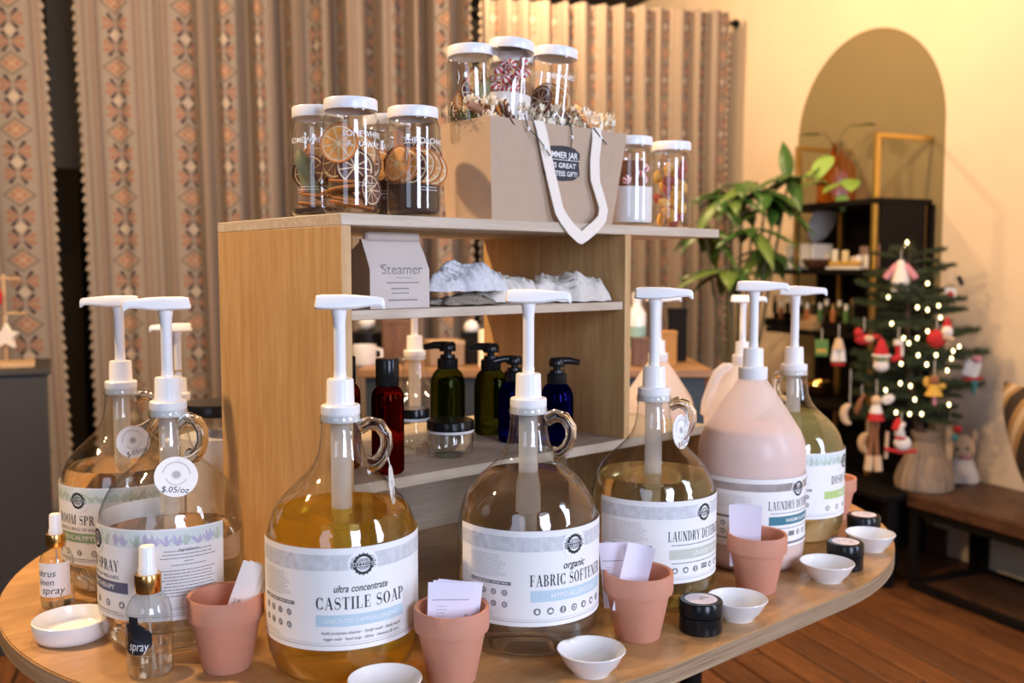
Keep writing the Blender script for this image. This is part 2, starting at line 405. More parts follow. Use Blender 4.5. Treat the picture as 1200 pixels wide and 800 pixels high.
# ------------------------------------------------------------------ frames of reference
SH_O = Vector((-.19817, 1.12784, 0)); SH_A = math.radians(41.153)
UX, VX = Vector((math.cos(SH_A), math.sin(SH_A), 0)), Vector((-math.sin(SH_A), math.cos(SH_A), 0))
def suv(u, v, z): p = SH_O + UX * u + VX * v; return (p.x, p.y, z)       # table and shelf frame
RO = Vector((1.8, 3.95, 0)); RSd, RNd = Vector((-.3907, .9205, 0)), Vector((-.9205, -.3907, 0)); RA = math.atan2(.3907, .9205)
def room(s, n, z): p = RO + RSd * s + RNd * n; return (p.x, p.y, z)      # s along the arch wall, n out from it
ROOM_M = Matrix(((RSd.x, RNd.x, 0, RO.x), (RSd.y, RNd.y, 0, RO.y), (0, 0, 1, 0), (0, 0, 0, 1)))
def room_box(mb, s0, s1, n0, n1, z0, z1, bev=0, m=0):
    k = mb.box(((s0 + s1) / 2, (n0 + n1) / 2, (z0 + z1) / 2), (s1 - s0, n1 - n0, z1 - z0), bev, m); mb.xf(ROOM_M, k)
def wall_s(px, n):                                           # where along the wall, at distance n, a bearing falls
    k = (px - 600) / FPX; p = RO + RNd * n; return (p.x - k * p.y) / (k * RSd.y - RSd.x)
def bearing(px, Y, z): return ((px - 600) / FPX * Y, Y, z)
def sight(px, py, Y):                                        # point at distance Y seen under this bearing
    b = -(py - 400) / FPX; c, s_ = math.cos(PITCH), math.sin(PITCH); d = Vector(((px - 600) / FPX, c + b * s_, -s_ + b * c)); return Vector((0, 0, EYE)) + d * (Y / d.y)

# ------------------------------------------------------------------ room shell
def wallmat(name, col, sc=3.0):
    m, nt, b = new_mat(name); v = coords(nt); n = noise(nt, v, sc, 5, .6); n2 = noise(nt, v, 40, 4)
    nt.links.new(mixc(nt, n, tuple(c * .90 for c in col), tuple(min(1, c * 1.08) for c in col)), b.inputs['Base Color'])
    b.inputs['Roughness'].default_value = .85; bump(nt, b, n2 + n * 3, .25, .004); return m
CREAMWALL = wallmat('cream plaster', (.74, .585, .43)); OLIVE = wallmat('olive paint', (.22, .165, .075)); DARKWALL = wallmat('dark brown plaster', (.035, .024, .018))
mb = MB(); room_box(mb, -6.6, 3.3, -.12, 0, 0, 2.86); wr = struct(mb.build('wall_right', CREAMWALL))
arch = [(.065, 0)] + [(.52 - .455 * math.cos(PI * i / 40), 1.80 + .455 * math.sin(PI * i / 40)) for i in range(41)] + [(.975, 0)]
mb = MB(); mb.prism(arch, .0005, .002); mb.xf(ROOM_M @ Matrix(((1, 0, 0, 0), (0, 0, 1, 0), (0, 1, 0, 0), (0, 0, 0, 1)))); mb.build('painted_arch', OLIVE, wr)
mb = MB(); room_box(mb, 3.3, 3.42, -.12, 6.3, 0, 2.86); struct(mb.build('wall_back', DARKWALL))
mb = MB(); room_box(mb, -6.6, 3.3, 6.2, 6.32, 0, 2.86); struct(mb.build('wall_left', DARKWALL))
mb = MB(); room_box(mb, -6.72, 3.42, -.12, 6.32, 2.86, 2.96); struct(mb.build('ceiling', DARKWALL))
mb = MB(); room_box(mb, -6.72, 3.42, -.12, 6.32, -.1, -.012); fl = struct(mb.build('floor', DARKWALL))
mb = MB(); room_box(mb, -.02, 3.3, 0, .018, 0, .11, .003); struct(mb.build('baseboard_right', DARKWOOD))
# floor boards
PWd, PL = .108, 1.9
pm = []
for m_ in PLANK:
    q = MB(); q.box((0, 0, -.006), (PWd - .009, PL - .006, .012), .002)
    pm.append(q.build('floor_board', m_).data); bpy.data.objects.remove(bpy.data.objects['floor_board'])
fa = math.radians(19.5)
c_, s_ = math.cos(fa), math.sin(fa); k = 0
for i in range(-12, 30):
    off = random.random() * PL
    for j in range(-1, 4):
        x, y = i * PWd - .6, j * PL + off
        wx, wy = x * c_ - y * s_ + .6, x * s_ + y * c_ + .2
        rel = Vector((wx, wy, 0)) - RO; n_ = rel.dot(RNd); s2 = rel.dot(RSd)
        if n_ < .62 or wx < -2.3 or wy < .2 or s2 > 2.4: continue
        o = bpy.data.objects.new('floor_board', pm[(i * 7 + j * 3) % 3]); COL.objects.link(o); o.parent = fl
        o.location = (wx, wy, 0); o.rotation_euler = (0, 0, fa); k += 1
mb = MB(); room_box(mb, -6.6, 3.3, 0, .80, -.012, -.004); fb = mb.build('floor_edge', PLANK[2], fl)

# ------------------------------------------------------------------ curtains
def curtain_mat():
    m, nt, b = new_mat('woven tapestry cloth')
    t = nt.nodes.new('ShaderNodeUVMap'); sp = nt.nodes.new('ShaderNodeSeparateXYZ'); nt.links.new(t.outputs[0], sp.inputs[0])
    u, v = X(nt, sp.outputs[0]), X(nt, sp.outputs[1]); P = .272
    ax = (u.mod(.30) - .15).abs(); tt = ((v / P).mod(1.0) - .5).abs() * P
    col = mixc(nt, noise(nt, t.outputs[0], 60), (.27, .222, .178), (.355, .295, .238))
    def over(mask, c):
        nonlocal col; col = mixc(nt, mask, col, c)
    # side stripes of small dashes, faint lines
    dash = v.mod(.0125) < .0065
    over((ax > .075).op('MULTIPLY', ax < .090) * dash, (.15, .075, .055))
    over((ax > .097).op('MULTIPLY', ax < .110) * dash, (.24, .12, .06))
    over((ax > .116).op('MULTIPLY', ax < .120), (.24, .195, .165))
    over((ax > .128).op('MULTIPLY', ax < .142) * dash, (.17, .10, .075))
    over((ax > .066).op('MULTIPLY', ax < .070), (.25, .205, .17))
    # diamond
    d = ax / .064 + tt / .050
    over(d < 1.0, (.14, .11, .09)); over(d < .84, (.36, .25, .175)); over(d < .55, (.38, .18, .10)); over((d < .5) * ((ax - tt * 1.1).abs() < .004), (.50, .37, .26))
    # blossoms either side of the pale lozenge
    dy = tt - .325 * P; r = (ax * ax + dy * dy).op('SQRT'); an = (dy.abs()).op('ARCTAN2', ax)
    rin = (r > .007)
    over(rin * (r < .056) * ((an - .36).abs() < .11), (.34, .115, .055)); over(rin * (r < .052) * (an < .10), (.36, .18, .10)); over(rin * (r < .046) * ((an - .60).abs() < .07), (.30, .20, .15))
    over((r > .010) * (r < .052) * ((an - .90).abs() < .17), (.055, .028, .03))
    lz = ax / .026 + (tt - .5 * P).abs() / .024
    over(lz < 1.0, (.50, .40, .30))
    nt.links.new(col, b.inputs['Base Color']); b.inputs['Roughness'].default_value = .95
    bump(nt, b, dash * .5 + noise(nt, t.outputs[0], 500), .25, .002); return m
TAPESTRY = curtain_mat(); FRINGE = plain('cream fringe', (.42, .33, .24), .95, var=.1)
ROD = BLACKM
def curtain(A, B, z0, z1, flat_w, folds, amp, label, seed, shift=0.0, lean=(0, 0), edges=(1, 1), flat_left=0.0, tied=False):
    """cloth hung from A to B; folds grow from nothing after flat_left of its width"""
    R = random.Random(seed); A, B = Vector(A), Vector(B); D = (B - A); L = D.length; D = D / L; N = Vector((D.y, -D.x, 0))
    t = thing('curtain', label, 'curtain', (A.x, A.y, 0), 0, None); NU, NV = 260, 14
    ph = [R.uniform(0, 2 * PI) for _ in range(3)]
    def off(q, h):
        g = max(0.0, (q - flat_left) / (1 - flat_left)) if flat_left < 1 else 0; g = min(1, g * 3)
        a = q * folds * 2 * PI
        if tied: a += .5 * math.sin(a * .43 + ph[2]); return amp * (.8 + .2 * math.sin(a * .29)) * (math.sin(a) + .16 * math.sin(a * 2.0 + ph[0]) + .18 * math.sin(a * .37 + ph[1])) * (1 - .3 * h)
        return amp * (.12 + .88 * g) * (math.sin(a + ph[0] + .7 * math.sin(a * .31 + ph[1])) + .45 * math.sin(a * 1.73 + ph[2])) * (1 - .25 * h)
    pts, arc = [], [0.0]
    for i in range(NU + 1): q = i / NU; pts.append((q * L, off(q, .5)))
    for i in range(NU): arc.append(arc[-1] + math.hypot(pts[i + 1][0] - pts[i][0], pts[i + 1][1] - pts[i][1]))
    sc = 1.0
    if tied: arc = [.30 * (folds * i / NU + .5 * math.sin(folds * i / NU * 2 * PI * .43 + ph[2]) / (2 * PI)) for i in range(NU + 1)]; shift = .15 - .225      # one pattern repeat to a fold, motif in the valley
    if flat_w: shift = flat_w - arc[-1]                      # pattern aligned at the right hand edge instead
    mb = MB()
    def fn(a, b):
        h = b; x = a * L + (lean[0] * (1 - a) + lean[1] * a) * (1 - h); o = off(a, h)
        p = D * x + N * (o + .01 * math.sin(9 * h + 5 * a)); return (p.x, p.y, z0 + (z1 - z0) * h)
    mb.grid(fn, NU, NV); ob = mb.build('cloth', TAPESTRY, t, smooth=180)
    uv = ob.data.uv_layers.new(name='UVMap'); W = NU + 1
    for lp in ob.data.loops:
        j, i = divmod(lp.vertex_index, W); uv.data[lp.index].uv = (arc[i] * sc + shift, z0 + (z1 - z0) * j / NV)
    for e in (0, 1):
        if not edges[e]: continue
        f = MB(); z = z0 + .02; q = 1 if e else 0; sg = 1 if e else -1
        while z < z1:
            h = (z - z0) / (z1 - z0); p = Vector(fn(q, h)); dn = D * sg * R.uniform(.011, .018)
            a1, a2, a3 = p + Vector((0, 0, .019)), p - Vector((0, 0, .019)), p + dn - Vector((0, 0, .012)); n2 = N * .003
            f.add([a1 + n2, a2 + n2, a3, a1 - n2, a2 - n2], [(0, 1, 2), (3, 2, 4), (0, 2, 3), (1, 4, 2)]); z += .042
        fo = f.build('fringe', FRINGE, t, smooth=0); fo['kind'] = 'stuff'
    return t
def cpt(px, Y): return ((px - 600) / FPX * Y, Y, 0)
curtain(cpt(-150, 3.95), cpt(57, 4.12), .04, 2.62, .273, 2.2, .014, 'patterned woven curtain at the far edge beyond the grey counter', 3, 0, (0, .075), (1, 1), .5)
curtain(cpt(98, 4.16), cpt(549, 4.52), .04, 2.62, 0, 12.5, .075, 'widest patterned curtain behind the jars, fringed edge by the dark gap', 5, -.012, (.05, .02), (1, 1), .20)
curtain(cpt(564, 4.93), cpt(848, 5.20), .04, 2.535, 0, 13, .060, 'patterned curtain beside the cream wall, gathered on a black rod', 9, .05, (.0, .0), (1, 1), 0, True)
def rod(A, B, z, label):
    A, B = Vector((A[0], A[1], z)), Vector((B[0], B[1], z)); t = thing('curtain_rod', label, 'curtain rod', A); d = B - A
    m = MB(); m.tube([(0, 0, 0), d], .011, 10); m.build('pole', ROD, t); m = MB(); m.ball(d * 1.012, .022); m.ball(d * -.006, .022); m.build('finial', ROD, t)
rod(cpt(552, 5.03), cpt(853, 5.30), 2.50, 'black curtain rod ending at the cream wall')
rod(cpt(-150, 3.95), cpt(553, 4.525), 2.64, 'black curtain rod over the two nearer curtains')
mb = MB(); mb.box((-1.99, 4.55, 2.2), (.30, .03, 1.1), .005); mb.build('frame_panel', plain('grey board', (.13, .11, .09), .6))
tag(bpy.data.objects['frame_panel'], 'grey board standing in the dark gap between two curtains', 'board')
bpy.data.objects['frame_panel'].name = 'display_board'
mb = MB(); mb.box((0, 0, 0), (.05, .03, 1.65), .004); mb.build('leg', BLACKM, bpy.data.objects['display_board'], loc=(-1.99, 4.55, .825))

# ------------------------------------------------------------------ round-ended table
tb = thing('display_table', 'oval oak plywood table carrying the jugs and the shelf', 'table', (SH_O.x, SH_O.y, TAB), SH_A)
R_, u0, u1, vc = .55, .240, .592, .237
out = [(u1 + R_ * math.sin(PI * i / 48), vc - R_ * math.cos(PI * i / 48)) for i in range(49)] + [(u0 - R_ * math.sin(PI * i / 48), vc + R_ * math.cos(PI * i / 48)) for i in range(49)]
mb = MB(); mb.prism(out, -.0225, -.002, 0, 1)
ins = [(vc_ * .0 + x - .0015 * (1 if x > .4 else -1), y) for x, y in out for vc_ in (1,)]
mb.prism([(x, y) for x, y in ins], -.002, 0, 0, 0)
mb.build('tabletop', [OAK_T, PLY], tb, smooth=30)
for x, y in ((-.12, .237), (.96, .237), (.42, -.12), (.42, .6)):
    m = MB(); m.lathe([(.018, -.745), (.028, -.03), (.028, -.0225)], 14, (x, y, 0)); m.build('leg', BLACKM, tb)

# ------------------------------------------------------------------ shelf on the table
sf = thing('shelf_unit', 'open oak shelf standing on the table behind the jugs', 'shelf', (SH_O.x, SH_O.y, TAB), SH_A)
D_ = .333
def board(name, u0, u1, v0, v1, z0, z1, mat):
    m = MB(); m.box(((u0 + u1) / 2, (v0 + v1) / 2, (z0 + z1) / 2), (u1 - u0, v1 - v0, z1 - z0), .0008); return m.build(name, mat, sf)
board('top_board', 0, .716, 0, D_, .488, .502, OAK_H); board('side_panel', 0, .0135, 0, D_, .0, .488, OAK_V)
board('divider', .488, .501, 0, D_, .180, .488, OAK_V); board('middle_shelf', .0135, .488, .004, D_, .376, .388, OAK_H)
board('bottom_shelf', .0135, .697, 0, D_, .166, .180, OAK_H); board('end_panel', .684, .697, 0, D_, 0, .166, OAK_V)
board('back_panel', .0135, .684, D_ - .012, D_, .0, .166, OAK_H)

# ------------------------------------------------------------------ jugs
JUG = [(.001, .006), (.045, .004), (.060, .001), (.068, .004), (.0755, .012), (.0805, .026), (.0825, .045), (.0825, .125), (.0815, .142), (.0785, .158), (.0735, .172), (.066, .1835),
       (.0565, .1935), (.046, .203), (.0365, .212), (.0290, .222), (.0245, .233), (.0222, .247), (.0212, .262), (.0212, .274)]
def prof_r(z, P=JUG):
    for (r0, z0), (r1, z1) in zip(P[4:], P[5:]):
        if z0 <= z <= z1: return r0 + (r1 - r0) * (z - z0) / (z1 - z0)
    return P[-1][0]
def jug_copy(src_data, name, mat, parent):
    o = bpy.data.objects.new(name, src_data); COL.objects.link(o); o.parent = parent; return o
_jd = {}
def shared(key, fn, name, mat, parent):
    if key not in _jd: o = fn().build(name, mat, parent); _jd[key] = o.data; return o
    o = bpy.data.objects.new(name, _jd[key]); COL.objects.link(o); o.parent = parent; return o
def pump(parent, zt, ang, lift=.0, dip=True, k=1.0):
    def col():
        m = MB(); m.lathe([(.0, 0), (.0205, 0), (.0212, .0012), (.0212, .0165), (.0200, .0178), (.0158, .018), (.0152, .019), (.0145, .044), (.0135, .0455), (.007, .0456), (.007, .052), (0, .052)], 40); return m
    o = shared('collar', col, 'pump_collar', WHITE_P, parent); o.location = (0, 0, zt); o.scale = (k,) * 3
    def stem():
        m = MB(); m.lathe([(.0, 0), (.0066, 0), (.0066, .068), (.0072, .076), (.0086, .084), (.0086, .087), (0, .087)], 20); return m
    o = shared('stem', stem, 'pump_stem', WHITE_P, parent); o.location = (0, 0, zt + .044 - lift); o.scale = (k, k, k)
    def spout():
        m = MB(); sec = [(-.0285, .0120, .0085, .0002, .0040), (-.0262, .0130, .0098, -.0006, .0135), (-.020, .0132, .0102, -.001, .0145), (.006, .0128, .0102, -.001, .0145), (.018, .0115, .0088, -.0004, .0140), (.034, .0088, .0066, .0016, .0127), (.0455, .0070, .005, .0022, .0118), (.0480, .0062, .0046, .0012, .0113), (.0508, .0056, .004, -.0012, .0106), (.0528, .0046, .003, -.0008, .0070)]; vs, fs = [], []
        for x, wb, wt, zb, zt_ in sec:
            vs += [(x, -wb * .8, zb), (x, wb * .8, zb), (x, wb, zb + .0022), (x, wt, zt_ - .0018), (x, wt * .75, zt_), (x, -wt * .75, zt_), (x, -wt, zt_ - .0018), (x, -wb, zb + .0022)]
        for i in range(len(sec) - 1):
            for j in range(8): q = (j + 1) % 8; fs.append((i * 8 + j, (i + 1) * 8 + j, (i + 1) * 8 + q, i * 8 + q))
        fs += [tuple(range(8)), tuple(reversed(range((len(sec) - 1) * 8, len(sec) * 8)))]
        m.add(vs, fs); return m
    o = shared('spout', spout, 'pump_spout', WHITE_P, parent); o.location = (0, 0, zt + .044 + .086 * k - lift); o.rotation_euler = (0, 0, ang); o.scale = (k * .93, k, k)
    if dip:
        def tube_():
            m = MB(); m.lathe([(.0, -.15), (.0078, -.15), (.0078, -.118), (.0112, -.116), (.0112, -.006), (.0118, .0), (0, .0)], 20); return m
        shared('dip', tube_, 'dip_tube', TUBEM, parent).location = (0, 0, zt)
TUBEM = plastic_clear('milky tube plastic', (.86, .84, .80), .50, .3)
def glass_body():
    m = MB(); m.lathe(JUG, 64, caps=False)
    m.lathe([(.0212, .262), (.0226, .2655), (.0226, .270), (.0212, .2725)], 48, caps=False); return m
def handle_loop():
    m = MB(); pts = []
    for x, z in ((.0205, .258), (.031, .263), (.042, .260), (.049, .250), (.0495, .238), (.045, .227), (.038, .2195), (.030, .2185)): pts.append((x, 0, z))
    m.tube(pts, [.0082, .0078, .0074, .0072, .0070, .0074, .0082, .0098], 12); return m
def liquid_body(level):
    pts = [(max(.0005, r - .0016), z + .0016) for r, z in JUG if z < level - .004]; rl = prof_r(level) - .0016
    m = MB(); m.lathe([(0, pts[0][1])] + pts[0:] + [(rl, level), (0, level)], 64, caps=False); return m
LABZ0, LABZ1 = .046, .150
def cyl_map(R, th0):
    def fn(a, b, lift=0): t = th0 + a / R; q = R + lift; return (q * math.sin(t), -q * math.cos(t), b)
    return fn
def label_paper(parent, R, th0, a0, a1, z0, z1, taper=0):
    m = MB(); n = 40; f = cyl_map(R, th0)
    m.grid(lambda i, j: f(a0 + (a1 - a0) * i, z0 + (z1 - z0) * j, 0), n, 6)
    return m.build('label', PAPER, parent, smooth=180)
def icon(A, lay, a, b, r, k, hole):
    A.disc(lay, a, b, r, 14)
    kind = k % 4
    if kind == 0: A.disc(hole, a, b - r * .1, r * .5, 8, .0004); A.put(hole, ([(-r * .3, 0), (r * .3, 0), (0, r * .7)], [(0, 1, 2)]), a, b + r * .15, .0004)
    elif kind == 1: A.disc(hole, a - r * .2, b - r * .1, r * .42, 8, .0004); A.disc(hole, a + r * .25, b - r * .1, r * .4, 8, .0004); A.disc(hole, a, b + r * .2, r * .4, 8, .0004)
    elif kind == 2: A.put(hole, ([(-r * .2, -r * .7), (r * .1, -r * .7), (r * .3, r * .7), (-r * .1, r * .6)], [(0, 1, 2, 3)]), a, b, .0004)
    else: A.ring(hole, a, b, r * .35, r * .62, 10, .0004)
def emblem(A, a, b, r=.0105):
    A.disc('label_badge', a, b, r * 1.5, 28, .0003)
    A.ring('label_emblem', a, b, r * .74, r, 32, .0005, gaps=(0, 15, 16, 31)); 
    for i in range(16):
        t = 2 * PI * i / 16
        if abs(math.sin(t)) > .25: A.disc('label_emblem', a + r * 1.0 * math.cos(t), b + r * math.sin(t), r * .10, 6, .0005)
    A.rect('label_emblem', a - r * 1.35, b + r * .16, a + r * 1.35, b + r * .22, .0005); A.rect('label_emblem', a - r * 1.35, b - r * .26, a + r * 1.35, b - r * .2, .0005)
    x = a - r * 1.2
    R = random.Random(3)
    while x < a + r * 1.15: q = x + r * R.uniform(.12, .28); A.rect('label_emblem', x, b - r * .12, q, b + r * .08, .0005); x = q + r * .08
    for dy, ww in ((.45, .4), (.32, .5), (-.38, .5), (-.52, .36)): A.rect('label_emblem', a - r * ww, b + r * dy, a + r * ww, b + r * (dy + .07), .0005)
def plants_print(A, z, h, a0, a1, kinds, seed):
    R = random.Random(seed); a = a0
    while a < a1:
        lay = R.choice(kinds)
        for q in range(7):
            an = R.uniform(-.9, .9); L = h * R.uniform(.5, 1.0); w_ = h * .07
            dx, dy = math.sin(an) * L * .8, math.cos(an) * L
            A.put(lay, ([(-w_, 0), (w_, 0), (dx * .6 + w_ * 1.4, dy * .6), (dx, dy), (dx * .6 - w_ * 1.4, dy * .6)], [(0, 1, 2, 3, 4)]), a, z, .0003)
        a += h * R.uniform(.45, .9)
LMATS = {'label_band': BANDG, 'label_badge': WPRINT, 'label_emblem': INK, 'label_title': INK, 'label_text': INKG, 'label_icons': INKG, 'label_icon_cut': WPRINT, 'label_bar': None, 'label_bar_text': WPRINT,
         'label_fine_print': INKL, 'printed_leaves': LEAFPR, 'printed_flowers': LAVPR, 'label_heading': INK, 'label_strip': INKG}
def jug(name, label, loc, mat, level, th, handle_deg, spout_deg, design, bar, group=None, lift=0.0, art=True):
    t = thing(name, label, 'jug', (loc[0], loc[1], TAB), face_cam(*loc))
    shared('glass', glass_body, 'glass_body', GLASS, t)
    h = shared('handle', handle_loop, 'handle', HANDG, t); h.rotation_euler = (0, 0, math.radians(handle_deg - 90))
    if level:
        m = shared('liq%.3f' % level, lambda: liquid_body(level), 'liquid', mat, t)
        if m.data.materials[0] != mat: m.data = m.data.copy(); m.data.materials[0] = mat
    pump(t, .265, math.radians(spout_deg), lift)
    if not art: return t
    R = .0829; th = math.radians(th); z0, z1 = LABZ0, LABZ1; H = z1 - z0
    lp = label_paper(t, R, th, -.148, .165, z0, z1)
    A = Art(cyl_map(R, th))
    zb = z1 - .0085
    if design in ('plain', 'cloth', 'laundry'):
        A.rect('label_band', -.148, z1 - .0225, .165, z1 - .0065)
    else:
        A.rect('label_band', -.148, z1 - .0195, .165, z1 - .0020)
        plants_print(A, z1 - .0195, .0165, -.145, .163, ['printed_leaves', 'printed_flowers'] if design == 'lavender' else ['printed_leaves'], 4 if design == 'lavender' else 6)
    ec = z1 - .0175; emblem(A, 0, ec)
    # left block: small print, strip and icons
    A.lines('label_fine_print', -.127, z1 - .028, .050, 12, .0021); A.rect('label_strip', -.127, z0 + .0445, -.074, z0 + .0482)
    A.lines('label_bar_text', -.124, z0 + .0458, .046, 1, .002, .0010, 0)
    for i in range(4):
        for j in range(2):
            A.ring('label_icons', -.121 + i * .0132, z0 + .036 - j * .0128, .0022, .0034, 12); icon(A, 'label_icons', -.121 + i * .0132, z0 + .036 - j * .0128, .0016, i + j, 'label_icon_cut')
    A.lines('label_fine_print', -.122, z0 + .0125, .03, 2, .002)
    A.rect('label_fine_print', -.148, z0 + .0048, .165, z0 + .0056); A.rect('label_fine_print', -.148, z0 + .0075, .165, z0 + .0079)
    # right block
    A.lines('label_text', .122, z1 - .026, .062, 5, .0040, .0009, .8, True); A.lines('label_text', .122, z1 - .048, .066, 9, .0036, .0009, .2, True)
    A.lines('label_fine_print', .10, z0 + .014, .045, 2, .002)
    if design == 'plain':
        A.text('label_heading', 'ultra concentrate', -.002, z0 + .0595, .0105, shear=.28, bold=.012, fit=.058)
        A.serif('label_title', 'CASTILE SOAP', 0, z0 + .0420, .0125, fit=.098); A.rect('label_bar', -.049, z0 + .0245, .049, z0 + .0365)
        A.text('label_bar_text', 'UNSCENTED | HYPOALLERGENIC', 0, z0 + .0282, .0062, lift=.0004, fit=.082)
        A.text('label_heading', 'multi-purpose cleaner \u00b7 body wash \u00b7 body wash', 0, z0 + .0165, .0048, shear=.25, fit=.088); A.text('label_heading', 'veggie wash \u00b7 hand soap \u00b7 dishes \u00b7 shampoo & more', 0, z0 + .0105, .0048, shear=.25, fit=.084)
    else:
        if design == 'cloth': A.text('label_heading', 'organic', 0, z0 + .0610, .0115, shear=.28, bold=.014, fit=.031); title, fit = 'FABRIC SOFTENER', .106
        elif design == 'laundry': title, fit = 'LAUNDRY DETERGENT', .108
        elif design == 'dish': title, fit = 'DISH SOAP', .076
        else: title, fit = 'ROOM SPRAY', .084
        zt = z0 + (.0440 if design == 'cloth' else .0535 if design in ('laundry', 'dish') else .0545)
        A.serif('label_title', title, 0, zt, .0125, fit=fit)
        sub = {'laundry': 'organic concentrate', 'dish': None, 'cloth': None}.get(design, 'CREATE A SPACE OF WELLNESS')
        if design == 'laundry': A.lines('label_text', 0, zt - .0055, .1, 1, .002, .0011, 0, True)
        elif sub: A.text('label_heading', sub, 0, zt - .0085, .0058, fit=.084)
        bh = .0125; zb = z0 + (.0270 if design == 'cloth' else .0305); A.rect('label_bar', -.052, zb, .054, zb + bh)
        A.text('label_bar_text', {'cloth': 'HYPOALLERGENIC', 'laundry': 'UNSCENTED' if bar is BEIGEBAR else 'WARM FLANNEL', 'dish': 'UNSCENTED', 'lavender': 'AROMATHERAPY', 'leafy': 'EUCALYPTUS'}[design], .004, zb + .0034, .0080, lift=.0004, bold=.012, fit=.060 if design == 'leafy' else None)
        if design == 'laundry': A.lines('label_text', 0, zb - .0055, .098, 1, .002, .0011, 0, True)
        zi = z0 + (.0165 if design != 'lavender' else .0175)
        for i in range(7 if design in ('cloth', 'laundry') else 5):
            if design == 'laundry' and i == 3: A.rect('label_icons', -.0045, zi - .002, .0065, zi + .0045); A.lines('label_bar_text', -.003, zi + .001, .008, 1, .002, .0012, 0); continue
            icon(A, 'label_icons', -.045 + i * (.0150 if design in ('cloth', 'laundry') else .0225), zi, .0040, i, 'label_icon_cut')
        if design in ('lavender', 'leafy'): A.lines('label_text', 0, z0 + .0075, .08, 1, .002, .0010, 0, True)
        if design in ('lavender', 'leafy'): A.text('label_heading', 'Ingredients:', .122, z1 - .0258, .0048, shear=.2)
    mats = dict(LMATS); mats['label_bar'] = bar
    if design in ('lavender', 'leafy', 'dish'): mats['label_band'] = PALEBAND
    A.build(mats, lp); return t
SOAP = liquid_mat('golden soap', (1.0, .86, .30), cloud=.20, ccol=(.85, .52, .06)); WATER = liquid_mat('softener liquid', (.97, .92, .86), cloud=.05, ccol=(.7, .55, .42)); DETERG = liquid_mat('straw detergent', (.98, .92, .72), cloud=.10, ccol=(.75, .60, .28))
DISHL = liquid_mat('pale green dish soap', (.96, .95, .76), cloud=.30, ccol=(.66, .60, .26)); SPRAYL = liquid_mat('room spray', (.97, .93, .86), cloud=.06, ccol=(.75, .62, .48))
j_cas = jug('soap_jug', 'glass jug of golden castile soap', (-.187, 1.046), SOAP, .172, 14.6, 82, 2, 'plain', BLUEBAR, lift=.010)
j_cas.scale.z = 1.025
j_sof = jug('softener_jug', 'glass jug of clear liquid labelled fabric softener', (.019, 1.113), WATER, .198, 38, 84, 3, 'cloth', BLUEBAR, lift=.004)
j_sof.scale.z = 1.02
j_lau = jug('detergent_jug', 'glass jug labelled laundry detergent with a beige bar on its label', (.186, 1.259), DETERG, .170, 51, 96, 3, 'laundry', BEIGEBAR, lift=-.004)
j_dis = jug('dish_soap_jug', 'glass jug labelled dish soap near the round table end', (.460, 1.570), DISHL, .205, 73, 215, 4, 'dish', LIMEBAR)
j_lav = jug('room_spray_jug', 'glass jug labelled room spray with a slate violet bar on its label', (-.405, 1.130), SPRAYL, .128, -72, 48, 196, 'lavender', SLATEBAR, lift=.005)
j_euc = jug('room_spray_jug', 'glass jug labelled room spray with a green eucalyptus bar on its label', (-.542, 1.332), SPRAYL, .168, -43.6, 66, 182, 'leafy', GREENBAR, lift=.009)
j_c = jug('refill_jug', 'small glass pump jug seen through the open shelf', (-.186, 1.84), None, 0, 0, -95, 20, '', None, art=False)

# milky plastic jugs
PINKP = plastic_clear('milky plastic jug', (.96, .91, .89), .40, .3); PINKL = plain('pink detergent', (.84, .55, .43), .35, var=.03, sub=.1)
PJ = [(.001, .004), (.058, .002), (.068, .004), (.0745, .012), (.0770, .024), (.0785, .045), (.0785, .162), (.0778, .174), (.0755, .186), (.0705, .199), (.0600, .216), (.0487, .233), (.0380, .249), (.0275, .264), (.0230, .2705), (.0205, .2745), (.0205, .284)]
def pr(z):
    for (r0, z0), (r1, z1) in zip(PJ[4:], PJ[5:]):
        if z0 <= z <= z1: return r0 + (r1 - r0) * (z - z0) / (z1 - z0)
def pj_body():
    m = MB(); m.lathe(PJ, 56, caps=False); return m
def plastic_jug(label, loc, level, lmat, spout, handle=None, k=1.0):
    t = thing('plastic_jug', label, 'jug', (loc[0], loc[1], TAB), face_cam(*loc)); t.scale = (k,) * 3
    shared('pj', pj_body, 'bottle_body', PINKP, t)
    if level:
        m = MB(); pts = [(r - .002 if r > .01 else .0005, z + .002) for r, z in PJ if z < level - .004]; m.lathe([(0, pts[0][1])] + pts + [(pr(level) - .002, level), (0, level)], 48, caps=False); m.build('liquid', lmat, t)
    if handle is not None:
        m = MB(); m.tube([(.024, 0, .266), (.040, 0, .266), (.054, 0, .255), (.067, 0, .228), (.079, 0, .192), (.081, 0, .172), (.070, 0, .164)], [.009, .0105, .011, .011, .0115, .012, .010], 12)
        m.build('handle', PINKP, t).rotation_euler = (0, 0, math.radians(handle))
    pump(t, .275, math.radians(spout), 0, False); return t
j_pin = plastic_jug('milky plastic jug of pink laundry detergent with a teal bar label', (.357, 1.425), .204, PINKL, 4)
lp = label_paper(j_pin, .0790, math.radians(56.7), -.148, .150, .042, .140)
A = Art(cyl_map(.0790, math.radians(56.7)))
plm = plain('photo band print', (.36, .30, .28), .5, var=.7, vscale=30)
A.rect('label_band', -.148, .1225, .150, .1335); emblem(A, 0, .1235)
A.lines('label_fine_print', -.127, .115, .050, 9, .0022); A.rect('label_strip', -.148, .0825, -.070, .0860); A.rect('label_strip', -.148, .0515, -.070, .0535)
for i in range(3):
    for j in range(2): icon(A, 'label_icons', -.118 + i * .0132, .074 - j * .0118, .0036, i + j, 'label_icon_cut')
